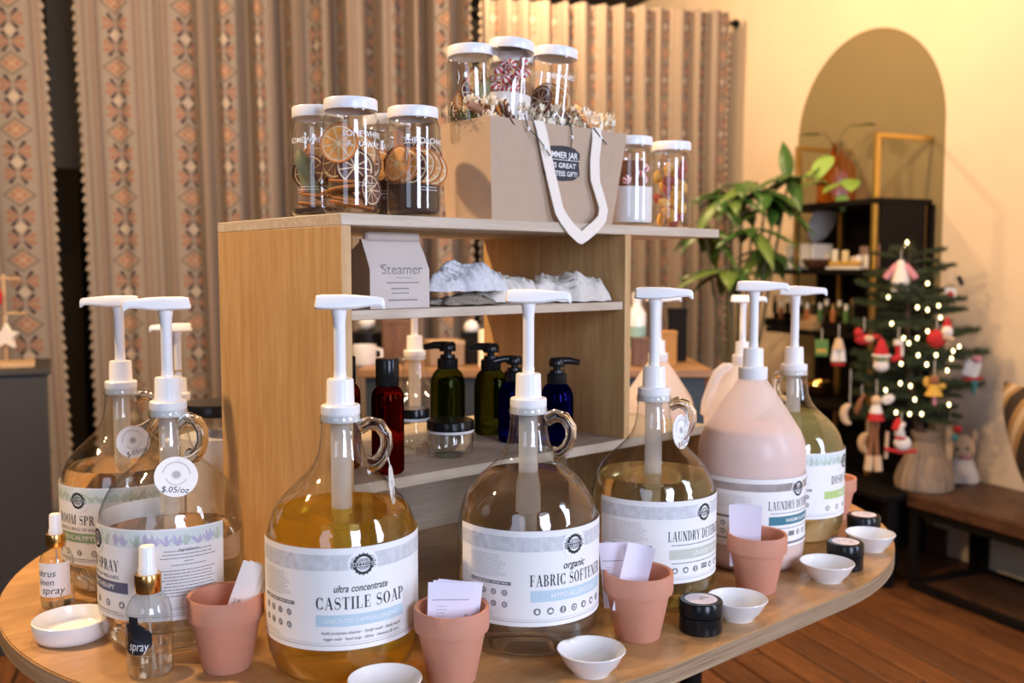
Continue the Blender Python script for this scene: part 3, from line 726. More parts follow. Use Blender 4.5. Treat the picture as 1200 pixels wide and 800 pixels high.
A.serif('label_title', 'LAUNDRY DETERGENT', 0, .0960, .0125, fit=.106); A.lines('label_text', 0, .0905, .1, 1, .002, .0011, 0, True)
A.rect('label_bar', -.052, .0740, .054, .0865); A.text('label_bar_text', 'WARM FLANNEL', .004, .0775, .0078, lift=.0004, bold=.012)
A.lines('label_text', 0, .0685, .098, 1, .002, .0011, 0, True)
for i in range(6):
    if i == 2: A.rect('label_icons', -.020, .057, -.008, .064); continue
    icon(A, 'label_icons', -.044 + i * .0150, .0605, .0040, i, 'label_icon_cut')
A.rect('label_strip', -.05, .0455, .150, .0490)
mm = dict(LMATS); mm['label_bar'] = TEALBAR; mm['label_band'] = plm; A.build(mm, lp)
plastic_jug('milky plastic jug seen between the shelf divider and the pink jug', (.293, 1.93), .115, PINKL, 10, None, .92)
plastic_jug('milky plastic jug with a side handle behind the pink detergent jug', (.452, 1.89), .10, PINKL, 4, 205, .92)
# half size jug at the back of the table
t = thing('small_jug', 'small glass pump jug behind the big black lidded jar', 'jug', (-.578, 1.665, TAB), face_cam(-.578, 1.665))
m = MB(); m.lathe([(r * .72 if z < .2 else r, z * .785) for r, z in JUG], 48, caps=False); m.build('glass_body', GLASS, t)
pump(t, .207, math.radians(176), .0, False, .92)
m = MB(); m.tube([(.0078 * math.cos(2 * PI * i / 14), .0078 * math.sin(2 * PI * i / 14), .262) for i in range(14)], .0016, 6, closed=True); m.build('twine', plain('jute twine', (.40, .26, .12), .9), t)

# ------------------------------------------------------------------ hang tags
def hang_tag(label, pos, r, normal_deg, tilt, text, string_to, rolled=0):
    """round paper tag; normal_deg turns it about z from facing the camera"""
    t = thing('hang_tag', label, 'tag', pos, face_cam(pos[0], pos[1]) + math.radians(normal_deg), None)
    RX = Matrix.Rotation(math.radians(tilt), 4, 'X') @ Matrix.Rotation(math.radians(rolled), 4, 'Y')
    m = MB(); k = m.lathe([(r, -.0003), (r, .0003)], 36); m.xf(Matrix.Rotation(PI / 2, 4, 'X'), k); m.xf(RX); d = m.build('disc', PAPER, t)
    A = Art(lambda a, b, l=0: tuple(RX @ Vector((a, -.0004 - l, b))))
    A.disc('seal', 0, .1 * r, r * .17, 14); A.ring('seal', 0, .1 * r, r * .19, r * .21, 20)
    for i in range(26):
        an = PI * (.05 + .9 * i / 25) ; A.disc('ring_print', r * .62 * math.cos(an), .1 * r + r * .62 * math.sin(an), r * .035, 5)
    for i in range(18):
        an = -PI * (.15 + .7 * i / 17); A.disc('ring_print', r * .5 * math.cos(an), .1 * r + r * .5 * math.sin(an), r * .03, 5)
    A.text('price', text, 0, -.78 * r, r * .42, shear=.1)
    A.build({'seal': INKL, 'ring_print': INKL, 'price': INK}, d)
    inv = (Matrix.Translation(pos) @ Matrix.Rotation(t.rotation_euler.z, 4, 'Z')).inverted()
    top = RX @ Vector((0, -.001, r * .86)); e = inv @ Vector(string_to); mid = (top + e) / 2 + Vector((0, 0, -.003))
    m = MB(); m.tube([top, mid, e], .0007, 6); m.build('string', plain('white string', (.8, .74, .66), .9), t); return t
def jug_pt(o, deg, r, z):
    a = o.rotation_euler.z + math.radians(deg - 90); return (o.location.x + r * math.cos(a), o.location.y + r * math.sin(a), TAB + z)
def near_jug(o, deg, r, z): return jug_pt(o, deg, r, z)
hang_tag('round paper price tag in front of the slate barred room spray jug', (-.377, 1.071, TAB + .2045), .0235, 4, -28, '$.05/oz', jug_pt(j_lav, 48, .047, .229), 8)
hang_tag('round paper price tag on the eucalyptus room spray jug', (-.502, 1.268, TAB + .2085), .0215, 12, -14, '$.05/oz', jug_pt(j_euc, 66, .048, .235), -14)
hang_tag('round paper price tag seen edge-on at the castile soap jug', (-.131, 1.040, TAB + .2025), .0215, 84, -6, '$.05/oz', jug_pt(j_cas, 82, .050, .238), 0)
hang_tag('round paper price tag on the handle of the beige barred detergent jug', (.2205, 1.2475, TAB + .2255), .0225, 62, -6, '$.05/oz', jug_pt(j_lau, 96, .048, .252), -10)

# ------------------------------------------------------------------ terracotta pots, cards, bowls, black jars
def pot_mesh(R, H):
    m = MB(); rb = R * .64; rim = H * .30
    m.lathe([(0, .001), (rb - .002, 0), (rb, .002), (R * .90, H - rim - .001), (R * .985, H - rim), (R, H - rim + .003), (R, H - .002), (R * .985, H), (R * .90, H - .001), (R * .885, H - .004), (rb * .86, .006), (0, .006)], 44, caps=False); return m
def pot(x, y, R, H, label): return tag(pot_mesh(R, H).build('terracotta_pot', TERRA, None, 35, (x, y, TAB)), label, 'pot', 'terracotta pots along the table')
pot(-.314, 1.036, .041, .083, 'terracotta pot beside the small clear spray bottle'); pot(-.064, 1.003, .040, .081, 'terracotta pot between the castile soap and fabric softener jugs')
pot(.150, 1.125, .0415, .080, 'terracotta pot with two curling cards in front of the detergent jug'); pot(.333, 1.290, .040, .080, 'terracotta pot in front of the pink jug, one upright card inside')
pot(.563, 1.675, .040, .074, 'terracotta pot half hidden behind the dish soap jug')
def card(label, loc, w_, h_, rz, tilt, roll, n=1, mat=CARD, bend=0.0, lines_=None, txt=None, group=None):
    t = thing('price_card', label, 'card', loc, rz, group)
    for i in range(n):
        M = Matrix.Rotation(math.radians(roll + i * 3.0), 4, 'Y') @ Matrix.Rotation(math.radians(tilt - i * 2.5), 4, 'X')
        def fn(a, b, l=0, M=M, i=i): return tuple(M @ Vector((a + i * .0022, i * .0022 - l + bend * ((a / w_) ** 2 * 4) , b)))
        m = MB(); m.grid(lambda p, q: fn((p - .5) * w_, h_ * q), 8, 4); m.grid(lambda p, q: fn((.5 - p) * w_, h_ * q, -.0005), 8, 4)
        o = m.build('leaf', mat, t, smooth=180)
        if i == 0:
            A = Art(fn, .004)
            if lines_ == 'pale': 
                A.rect('print', -w_ * .40, h_ * .72, w_ * .40, h_ * .73); A.lines('fine', -w_ * .3, h_ * .62, w_ * .22, 6, .0035, .0008)
            if txt:
                for tx, a, b, sz, rot in txt:
                    v, f = text_polys(tx, sz, bold=.01); c, s__ = math.cos(rot), math.sin(rot); A.put('print', ([(x * c - y * s__, x * s__ + y * c) for x, y in v], f), a, b)
            A.build({'print': INKG, 'fine': INKL}, o)
    return t
card('folded cream cards leaning in the pot by the clear spray bottle', (-.310, 1.020, TAB + .036), .022, .088, face_cam(-.30, 1.04) - .15, -4, 20, 3, CARDW, 0, None, [('LAVENDER', .001, .034, .0052, PI / 2), ('ROOM SPRAY', -.004, .034, .004, PI / 2)])
card('pale lilac cards standing in the pot between the two front jugs', (-.066, .993, TAB + .040), .048, .068, face_cam(-.06, 1.0) + .08, -4, 2, 3, CARD, 0, 'pale', [('SOAP', .018, .028, .005, PI / 2 - .12)])
card('white card curling outward in the pot before the detergent jug', (.133, 1.110, TAB + .035), .033, .082, face_cam(.13, 1.1) + .12, -2, 13, 1, CARD, -.006, None, [('E', -.004, .034, .004, .2)])
card('pale card behind the curling card before the detergent jug', (.124, 1.122, TAB + .035), .030, .078, face_cam(.13, 1.1) - .15, -3, -6, 2, CARD, .002, 'pale')
card('white card standing alone in the pot before the pink jug', (.314, 1.283, TAB + .035), .037, .084, face_cam(.31, 1.28) - .05, -3, -2, 2, CARD, 0, None, [('L', .006, .035, .005, PI / 2)])
def bowl_mesh(R, H):
    m = MB(); m.lathe([(0, .0025), (R * .44, .0022), (R * .48, 0), (R * .54, 0), (R * .58, .003), (R * .80, H * .46), (R * .965, H * .92), (R, H), (R * .985, H + .001), (R * .93, H * .93), (R * .76, H * .50), (R * .50, .0052), (0, .0045)], 48, caps=False); return m
bd = {}
def bowl(x, y, label, R=.0375, H=.0255, z=TAB):
    return tag(bowl_mesh(R, H).build('porcelain_bowl', PORC, None, 50, (x, y, z)), label, 'bowl', 'small white bowls along the table edge')
bowl(-.128, .946, 'white bowl in front of the castile soap jug'); bowl(.086, 1.022, 'white bowl in front of the fabric softener jug')
bowl(.283, 1.186, 'white bowl touching the black jar below the beige barred jug'); bowl(.444, 1.335, 'white bowl in front of the middle black jar by the pink jug'); bowl(.560, 1.484, 'white bowl closest to the rounded table end')
m = MB(); m.lathe([(0, .001), (.034, 0), (.040, .002), (.0430, .008), (.0448, .020), (.0445, .0235), (.0430, .0245), (.0412, .022), (.0400, .010), (.036, .006), (0, .0055)], 48, caps=False)
tag(m.build('porcelain_dish', PORC, None, 50, (-.524, 1.124, TAB)), 'white straight-sided dish on the table before the room spray jugs', 'dish')
def black_jar(x, y, label):
    t = thing('cosmetic_jar', label, 'jar', (x, y, TAB), face_cam(x, y), 'small black jars along the table')
    m = MB(); m.lathe([(0, 0), (.0245, 0), (.0258, .0015), (.0258, .0195), (.0245, .0205), (0, .0205)], 40, caps=False); m.build('body', BLACKP, t)
    m = MB(); m.lathe([(.0255, .0212), (.0262, .0218), (.0262, .0365), (.0248, .0384), (0, .0386)], 48, caps=False, rib=.006, ribn=24); m.build('lid', BLACKP, t)
    m = MB(); m.lathe([(.0195, .0388), (.0, .0390)], 32, caps=False); s = m.build('sticker', plain('pink white sticker', (.80, .72, .76), .5), t)
    A = Art(lambda a, b, l=0: (a, b, .0391 + l)); R = random.Random(int(x * 1000))
    for i in range(5): a, b = R.uniform(-.010, .010), R.uniform(-.006, .006); A.put('sticker_print', ([(-.003, -.001), (.003, .0), (.002, .0016), (-.002, .001)], [(0, 1, 2, 3)]), a, b)
    A.text('sticker_text', 'A Z', 0, -.002, .007, shear=.2); A.L.pop('sticker_text'); A.build({'sticker_print': INKG}, s)
black_jar(.229, 1.145, 'small black jar beside the pot with curling cards'); black_jar(.489, 1.392, 'small black jar behind the bowl before the dish soap jug'); black_jar(.573, 1.549, 'small black jar behind the bowl at the round table end')

# ------------------------------------------------------------------ small spray bottles
def spray_bottle(x, y, label, kind):
    t = thing('spray_bottle', label, 'spray bottle', (x, y, TAB), face_cam(x, y))
    k = 1.0 if kind == 'chalk' else .86
    P = [(.0005, .003), (.018, .002), (.0215, .0005), (.0235, .004), (.0238, .012), (.0238, .066), (.0232, .073), (.0208, .080), (.0165, .086), (.0125, .0890), (.0112, .091), (.0112, .094)]
    m = MB(); m.lathe([(r * k, z * k) for r, z in P], 40, caps=False); m.build('glass_body', GLASS, t)
    lv = .034 if kind == 'chalk' else .030
    m = MB(); m.lathe([(0, .004 * k), (.0222 * k, .004 * k), (.0224 * k, .012 * k), (.0224 * k, lv), (0, lv)], 36, caps=False); m.build('liquid', SPRAYL, t)
    m = MB(); m.lathe([(0, .091), (.0135, .091), (.0139, .0918), (.0139, .110), (.0135, .1108), (0, .1108)], 40, caps=False); m.xf(Matrix.Scale(k, 4)); m.build('collar', GOLD, t)
    m = MB(); m.lathe([(0, .1108), (.0098, .1108), (.0098, .117), (.0088, .1185), (.0084, .139), (.0072, .1408), (0, .1412)], 28, caps=False); m.xf(Matrix.Scale(k, 4)); m.build('spray_cap', WHITE_P, t)
    m = MB(); m.tube([(0, 0, .092 * k), (.001, 0, .04 * k), (.004, 0, .006)], .0014, 6); m.build('dip_tube', TUBEM, t)
    if kind == 'chalk':
        R = .0241; f = cyl_map(R, math.radians(-42)); m = MB(); ol = []
        for i in range(40):
            a = 2 * PI * i / 40; q = 1 + .10 * math.cos(4 * a); ol.append((.0185 * q * math.copysign(abs(math.cos(a)) ** .55, math.cos(a)), .0155 * q * math.copysign(abs(math.sin(a)) ** .55, math.sin(a))))
        m.add([f(0, .046, .0)] + [f(a, .046 + b, .0) for a, b in ol], [(0, 1 + i, 1 + (i + 1) % 40) for i in range(40)])
        m.grid(lambda p, q: f(-.006 + .012 * p, .058 + .012 * q, .0), 3, 2); l = m.build('label', CHALK, t, smooth=0)
        A = Art(f, .003); A.text('label_text', 'spray', .005, .034, .0145, lift=.0003, shear=.25, fit=.022); A.build({'label_text': WPRINT}, l)
    else:
        f = cyl_map(.0207, math.radians(-8)); m = MB(); m.grid(lambda p, q: f(-.030 + .050 * p, .017 + .044 * q), 20, 3); l = m.build('label', PAPER, t, smooth=180)
        A = Art(f, .003)
        A.text('label_text', 'citrus', -.013, .044, .0125, lift=.0003, shear=.2); A.text('label_text', 'linen', -.012, .033, .0115, lift=.0003, shear=.2); A.text('label_text', 'spray', -.0035, .0215, .0135, lift=.0003, shear=.2)
        A.build({'label_text': INK}, l)
spray_bottle(-.392, 1.019, 'small clear spray bottle with a black chalk label and gold collar', 'chalk'); spray_bottle(-.592, 1.232, 'small spray bottle with handwritten label behind the white dish', 'paper')

# big jar behind
t = thing('storage_jar', 'tall glass jar of white powder with a black lid by the shelf side', 'jar', (-.474, 1.535, TAB), face_cam(-.474, 1.535))
m = MB(); m.lathe([(.001, .002), (.052, .001), (.057, .006), (.058, .02), (.058, .185), (.055, .196), (.050, .202), (.049, .215)], 48, caps=False); m.build('glass_body', JARG, t)
m = MB(); m.lathe([(0, .004), (.055, .004), (.0562, .02), (.0562, .172), (.02, .178), (0, .177)], 40, caps=False); m.build('powder', plain('white powder', (.80, .74, .68), .9, bmp=.1), t)
m = MB(); m.lathe([(0, .206), (.052, .206), (.054, .208), (.054, .222), (.052, .225), (0, .2255)], 48, caps=False, rib=.004, ribn=40); m.build('lid', BLACKP, t)

# ------------------------------------------------------------------ lower shelf bottles
ZL = TAB + .180
def disc_bottle(u, v, label):
    t = thing('amber_bottle', label, 'bottle', suv(u, v, ZL), 0, None)
    m = MB(); m.lathe([(0, .001), (.017, .0), (.0200, .003), (.0205, .008), (.0205, .094), (.0198, .101), (.0170, .107), (.0135, .110), (.0125, .112), (0, .112)], 40, caps=False); m.build('body', AMBER, t)
    m = MB(); m.lathe([(0, .111), (.0140, .111), (.0146, .112), (.0146, .1435), (.0138, .145), (0, .1452)], 36, caps=False, rib=.012, ribn=18); m.build('cap', BLACKP, t)
disc_bottle(.084, .033, 'amber bottle with black cap standing clear at the shelf front'); disc_bottle(.060, .096, 'amber bottle with black cap half hidden by the shelf side')
def pump_bottle(u, v, label, mat, k, ang, name):
    t = thing(name, label, 'bottle', suv(u, v, ZL), SH_A * 0, None)
    m = MB(); m.lathe([(0, .001), (.021, .0), (.0242, .003), (.0248, .008), (.0248, .068), (.0238, .078), (.0205, .0865), (.0155, .092), (.0125, .094), (0, .094)], 40, caps=False); m.xf(Matrix.Scale(k, 4)); m.build('body', mat, t)
    m = MB(); m.lathe([(0, .093), (.0145, .093), (.0148, .094), (.0148, .107), (.0110, .109), (.0105, .113), (.0055, .1135), (.0055, .120), (0, .120)], 32, caps=False)
    m.xf(Matrix.Scale(k, 4)); m.build('collar', BLACKP, t)
    m = MB(); m.lathe([(0, .118), (.0115, .118), (.0120, .120), (.0115, .128), (.009, .131), (0, .1315)], 24, caps=False); m.tube([(0, 0, .126), (.018, 0, .1265), (.034, 0, .1235)], [.0062, .0056, .0042], 10)
    m.xf(Matrix.Rotation(math.radians(ang), 4, 'Z') @ Matrix.Scale(k, 4)); m.build('pump_head', BLACKP, t)
pump_bottle(.318, .215, 'dark green pump bottle behind the wide clear jar', GREENG, 1.10, 190, 'green_bottle'); pump_bottle(.370, .172, 'dark green pump bottle beside the blue bottles', GREENG, 1.08, 185, 'green_bottle')
pump_bottle(.352, .096, 'cobalt pump bottle partly behind the softener pump', BLUEG, .98, 200, 'blue_bottle'); pump_bottle(.377, .031, 'cobalt pump bottle standing close to the divider', BLUEG, .98, 10, 'blue_bottle')
def lid_jar(u, v, R, H, label):
    t = thing('clear_jar', label, 'jar', suv(u, v, ZL)); hl = .016
    m = MB(); m.lathe([(.0005, .003), (R * .86, .001), (R * .95, .004), (R * .97, .010), (R * .97, H - hl - .004), (R * .90, H - hl), (R * .90, H - .004)], 40, caps=False); m.build('glass_body', JARG, t)
    m = MB(); m.lathe([(R * .97, H - hl - .001), (R, H - hl), (R, H - hl + .003)], 40, caps=False); m.build('seal_ring', LIDW, t)
    m = MB(); m.lathe([(0, H - hl + .003), (R, H - hl + .003), (R, H - .002), (R * .96, H), (0, H)], 40, caps=False, rib=.006, ribn=40); m.build('lid', BLACKP, t)
lid_jar(.207, .150, .0225, .058, 'small clear jar with black lid behind the amber bottle'); lid_jar(.213, .072, .0325, .050, 'wide clear jar with black lid at the front of the lower shelf')

# ------------------------------------------------------------------ middle shelf: paper bag and cloths
ZM = TAB + .388
t = thing('paper_bag', 'two-tone paper bag with folded top and printed front on the middle shelf', 'bag', suv(.058, .030, ZM), SH_A)
W_, Dp = .090, .052
lv = [(0, 0, 1), (.048, 0, 1), (.068, .010, .8), (.082, .019, .35), (.086, .0205, .3)]
m = MB(); ring = []
for z, off, k in lv:
    d0, d1 = off, off + Dp * k * (1 if k > .5 else .5); cxm = .006 * (1 - k)
    ring.append([(0 + cxm * .3, d0, z), (W_ - cxm * .3, d0, z), (W_ - .004 * (1 - k), d1, z), (.004 * (1 - k), d1, z)])
vs = [p for r in ring for p in r]; fs = [(3, 2, 1, 0)]; mi = []
for i in range(len(ring) - 1):
    for j in range(4): q = (j + 1) % 4; fs.append((i * 4 + j, i * 4 + q, i * 4 + 4 + q, i * 4 + 4 + j))
fs.append(tuple(range(len(vs) - 4, len(vs)))); m.add(vs, fs)
for idx, f in enumerate(m.f): m.mi[idx] = 0 if (idx - 1) % 4 == 0 and 0 < idx < len(m.f) - 1 else 1
m.build('bag_body', [KRAFTP, KRAFTD], t, 20)
m = MB(); m.box((W_ / 2 + .002, .0215, .0895), (W_ * .92, .012, .011), .003); m.build('folded_top', KRAFTP, t)
A = Art(lambda a, b, l=0: (a, -l, b)); f2 = bpy.data.objects
A.text('bag_text', 'Steamer', W_ * .53, .0425, .0185, fit=.062); A.rect('bag_text', .038, .0375, .062, .0381); A.lines('bag_text', W_ * .55, .031, .050, 1, .004, .0016, 0, True); A.lines('bag_text', W_ * .5, .0235, .028, 1, .004, .0018, 0, True); A.lines('bag_text', W_ * .5, .018, .026, 1, .004, .0014, 0, True); A.lines('bag_text', W_ * .55, .009, .045, 1, .004, .002, 0, True)
A2 = Art(lambda a, b, l=0: (a, .003 + (b - .053) * .5 - l, b)); A2.lines('faint_text', W_ * .52, .0585, .05, 1, .004, .003, 0, True)
A.build({'bag_text': INKG}, t); A2.build({'faint_text': INKL}, t)
CLOTH1 = plain('grey blue net cloth', (.66, .65, .67), .95, var=.35, vscale=220, bmp=.3); CLOTH2 = plain('cream net cloth', (.76, .69, .61), .95, var=.18, vscale=160, bmp=.3); CLOTH3 = plain('flecked woven cloth', (.36, .29, .23), .95, var=.8, vscale=320, bmp=.3); GREENM = plain('printed green mark', (.16, .30, .08), .9)
def crumple(label, u, v, ru, rv, h, seed, mat, rz=0, name='mesh_cloth', mark=None, hang=0, base=0.0):
    R = random.Random(seed); ph = [(R.uniform(3, 9), R.uniform(0, 7), R.uniform(-1, 1)) for _ in range(6)]
    dirs = [(R.uniform(0, PI), R.uniform(2.2, 5.5), R.uniform(0, 6)) for _ in range(5)]
    def fn(a, b):
        an = 2 * PI * a; rr = b
        edge = 1 + .13 * math.sin(3 * an + ph[0][1]) + .08 * math.sin(5 * an + ph[1][1]) + .05 * math.sin(11 * an + ph[2][1])
        x, y = ru * rr * edge * math.cos(an), rv * rr * edge * math.sin(an); X_, Y_ = x / ru, y / ru; f = 0
        for q, (d, fr, p) in enumerate(dirs):
            c = X_ * math.cos(d) + Y_ * math.sin(d); e = -X_ * math.sin(d) + Y_ * math.cos(d)
            f += (1 - abs(math.sin(fr * c + p + .9 * math.sin(2.3 * e + p)))) * (.30 - .03 * q)
        z = h * (1 - rr ** 4) ** .8 * (.35 + .62 * f) + h * .20 * (1 - abs(math.sin(17 * X_ + 9 * Y_ + 2 * math.sin(6 * Y_ + ph[4][1])))) * (1 - rr ** 6)
        z = max(.0012 + .0012 * math.sin(6 * an) ** 2 * rr, z)
        return (x, y, z + base)
    m = MB(); m.grid(fn, 96, 28, wrap=True); k = m.lathe([(.0, 0)] * 1, 3) if 0 else None
    o = m.build(name, mat, None, 180, suv(u, v, ZM)); o.rotation_euler = (0, 0, SH_A + rz); tag(o, label, 'cloth')
    if mark:
        q = MB(); x0, y0, r_ = mark
        def top(x, y):
            e = math.hypot(x / ru, y / rv); a = math.atan2(y / rv, x / ru) / (2 * PI) % 1; return fn(a, min(e, 1))
        q.add([tuple(Vector(top(x0 + r_ * math.cos(2 * PI * i / 10), y0 + r_ * math.sin(2 * PI * i / 10))) + Vector((0, -.0008, .0015))) for i in range(10)], [tuple(range(10))]); q.build('printed_mark', GREENM, o, 0)
    return o
tag(crumple('', .222, .060, .068, .040, .016, 2, CLOTH3, 0, 'woven_cloth'), 'flecked woven cloth folded under the grey blue bundle', 'cloth')
crumple('grey blue net cloth bundle beside the kraft bag', .232, .062, .064, .040, .044, 11, CLOTH1, .1, base=.0175)
crumple('crumpled pale cloth with a green mark mid shelf', .325, .095, .062, .048, .050, 21, CLOTH2, .2, mark=(.0, -.012, .012))
crumple('cream net cloth heap beside the divider', .418, .058, .066, .050, .050, 33, CLOTH2, -.1)

# ------------------------------------------------------------------ jars of dried fruit on top
ZT = TAB + .502
def orange_mats():
    return plain('dried orange rind', (.50, .17, .035), .7, var=.25, vscale=120), plain('dried orange pulp', (.62, .27, .06), .5, var=.35, vscale=160), plain('dried pith', (.72, .55, .34), .7, var=.15, vscale=90), plain('dark dried slice', (.10, .022, .012), .6, var=.4, vscale=120)
RIND, PULP, PITH, DARKS = orange_mats()
CINN = plain('cinnamon bark', (.40, .20, .12), .8, var=.3, vscale=60, bmp=.2); LEAFD = plain('dried bay leaf', (.25, .24, .12), .7, var=.25); MALLOW = plain('white marshmallow', (.84, .78, .76), .8, var=.04)
REDC = plain('red candy stripe', (.55, .03, .03), .3); WCANDY = plain('white candy', (.86, .80, .78), .3, var=.03); FRUITY = plain('dried yellow fruit', (.62, .33, .06), .6, var=.35); FRUITR = plain('dried red fruit', (.32, .05, .03), .6, var=.35); CLOVE = plain('dark cloves', (.05, .022, .012), .8, var=.4)
def slice_obj(label, M, r, group, dark=False):
    t = bpy.data.objects.new('dried_orange_slice', None); COL.objects.link(t); tag(t, label, 'orange slice', group); t.matrix_world = M @ Matrix.Scale(r / .025, 4)
    def ri():
        m = MB(); m.lathe([(.0225, -.0012), (.0242, -.0016), (.025, 0), (.0242, .0016), (.0225, .0012), (.0215, 0), (.0225, -.0012)], 28, caps=False); return m
    def pi_():
        m = MB(); m.lathe([(.0222, -.0006), (.0222, .0006)], 28); return m
    def pu():
        m = MB()
        for i in range(9):
            a = 2 * PI * i / 9; b = a + 2 * PI / 9 - .10
            for z0, z1 in ((.0006, .0011), (-.0011, -.0006)):
                pts = [(.003 * math.cos((a + b) / 2), .003 * math.sin((a + b) / 2))] + [(.0198 * math.cos(a + (b - a) * q / 4), .0198 * math.sin(a + (b - a) * q / 4)) for q in range(5)]
                m.prism(pts, z0, z1)
        return m
    shared('rind' + str(dark), ri, 'rind', RIND if not dark else DARKS, t); shared('pith', pi_, 'pith', PITH, t); shared('pulp' + str(dark), pu, 'pulp', DARKS if dark else PULP, t)
    return t
JP = [(.0005, .004), (.026, .002), (.031, .0015), (.0335, .005), (.034, .011), (.034, .108), (.0335, .113), (.0315, .118), (.0305, .1205), (.0305, .124)]
def jar_glass():
    m = MB(); m.lathe(JP, 44, caps=False); return m
def jar_lid():
    m = MB(); m.lathe([(.0310, .1232), (.0317, .1232), (.0320, .1245), (.0320, .1350), (.0311, .1367), (.0, .137)], 44, caps=False); return m
PR_ = plain('white jar print', (.85, .85, .85), .5, var=.02)
def fruit_jar(label, pos, words=None, th=20, tilt=None, k=1.0, group='glass jars of dried fruit'):
    t = thing('fruit_jar', label, 'jar', pos, face_cam(pos[0], pos[1]), group); t.scale = (k,) * 3
    if tilt: t.rotation_euler = (math.radians(tilt[0]), math.radians(tilt[1]), t.rotation_euler.z)
    g = shared('jarglass', jar_glass, 'glass_body', JARG, t); shared('jarlid', jar_lid, 'lid', LIDW, t)
    if words:
        A = Art(cyl_map(.0344, math.radians(th)), .004)
        for i, wd in enumerate(words): A.text('jar_lettering', wd, 0, .090 - i * .012, .0095, bold=.01)
        A.lines('jar_lettering', 0, .036, .040, 2, .0035, .0006, .3, True); A.build({'jar_lettering': PR_}, t)
    return t
def M_at(jar, x, y, z, rx=0, ry=0, rz=0):
    bpy.context.view_layer.update() if False else None
    k = jar.scale[0]; L = Matrix.Translation(jar.location) @ jar.rotation_euler.to_matrix().to_4x4() @ Matrix.Scale(k, 4)
    return L @ Matrix.Translation((x, y, z)) @ Matrix.Rotation(rz, 4, 'Z') @ Matrix.Rotation(ry, 4, 'Y') @ Matrix.Rotation(rx, 4, 'X')
ORD = 'first second third fourth fifth sixth seventh eighth ninth tenth eleventh twelfth thirteenth fourteenth fifteenth sixteenth seventeenth eighteenth nineteenth twentieth twenty-first twenty-second'.split()
def flat_stack(jar, n, z0, r, label, group, dz=.0075, dark=()):
    for i in range(n): slice_obj(label + ', %s from below' % ORD[i], M_at(jar, .003 * math.sin(i * 2.1), .003 * math.cos(i * 1.7), z0 + i * dz, .16 * math.sin(i * 1.9), .16 * math.cos(i * 2.7), i), r, group, i in dark)
def piece(jar, name, label, cat, mb, mat, M, group): o = mb.build(name, mat, None); o.matrix_world = M; return tag(o, label, cat, group)
def cinnamon(M, L, label, group):
    m = MB(); r = .0054
    ol = []
    for i in range(22):                                       # quill: bark rolled in from both edges
        a = 2 * PI * i / 22; q = 1 - .20 * math.exp(-((a - PI / 2) / .30) ** 2); ol.append((r * 1.12 * q * math.cos(a), r * q * math.sin(a)))
    n = len(ol); m.add([(x, -L / 2, z) for x, z in ol] + [(x, L / 2, z) for x, z in ol] + [(x * .72, -L / 2, z * .72) for x, z in ol] + [(x * .72, L / 2, z * .72) for x, z in ol], [(k, (k + 1) % n, n + (k + 1) % n, n + k) for k in range(n)] + [((k + 1) % n, k, 2 * n + k, 2 * n + (k + 1) % n) for k in range(n)] + [(n + k, n + (k + 1) % n, 3 * n + (k + 1) % n, 3 * n + k) for k in range(n)])
    m.add([(x * .72, -L / 2 + .006, z * .72) for x, z in ol] + [(x * .72, L / 2 - .006, z * .72) for x, z in ol], [tuple(range(n)), tuple(reversed(range(n, 2 * n)))], 1)
    o = m.build('cinnamon_stick', [CINN, CLOVE], None, 60); o.matrix_world = M; return tag(o, label, 'cinnamon stick', group)
def granules(jar, name, label, cat, zt, mat, z0=.006, r=.0318, seed=1):
    m = MB(); R = random.Random(seed)
    m.lathe([(0, z0), (r * .95, z0), (r, z0 + .004), (r, zt), (r * .6, zt + .002), (0, zt + .001)], 28, caps=False)
    for i in range(70):
        a, z = R.uniform(0, 2 * PI), R.uniform(z0 + .003, zt); m.ball((r * .97 * math.cos(a), r * .97 * math.sin(a), z), R.uniform(.001, .0019), 6, 4)
    o = m.build(name, mat, None); o.matrix_world = M_at(jar, 0, 0, 0); tag(o, label, cat); o['kind'] = 'stuff'; return o
def candies(jar, n, z0, z1, seed, label, group):
    R = random.Random(seed)
    for i in range(n):
        m = MB(); m.ball((0, 0, 0), (.0078, .0078, .0052), 12, 7)
        for q, f in enumerate(m.f):
            c = sum((Vector(m.v[x]) for x in f), Vector()) / len(f); m.mi[q] = int((math.atan2(c.y, c.x) / (2 * PI) * 6) % 1 > .5)
        a = i * 2.399 + seed; rad = .022 if i % 3 else .008; z = z0 + (z1 - z0) * (i + .5) / n
        o = m.build('peppermint_candy', [WCANDY, REDC], None); o.matrix_world = M_at(jar, rad * math.cos(a), rad * math.sin(a), z, R.uniform(-1, 1), R.uniform(-1, 1)); tag(o, label + ', %s from below' % ORD[i], 'candy', group)
def leaf_mesh(L, W):
    m = MB(); m.grid(lambda a, b: (W * math.sin(PI * min(1, b * 1.0)) * (a - .5) * 2 * (1 - .35 * b), L * b, .10 * L * math.sin(PI * b) - abs(a - .5) * W * .5), 4, 8); return m
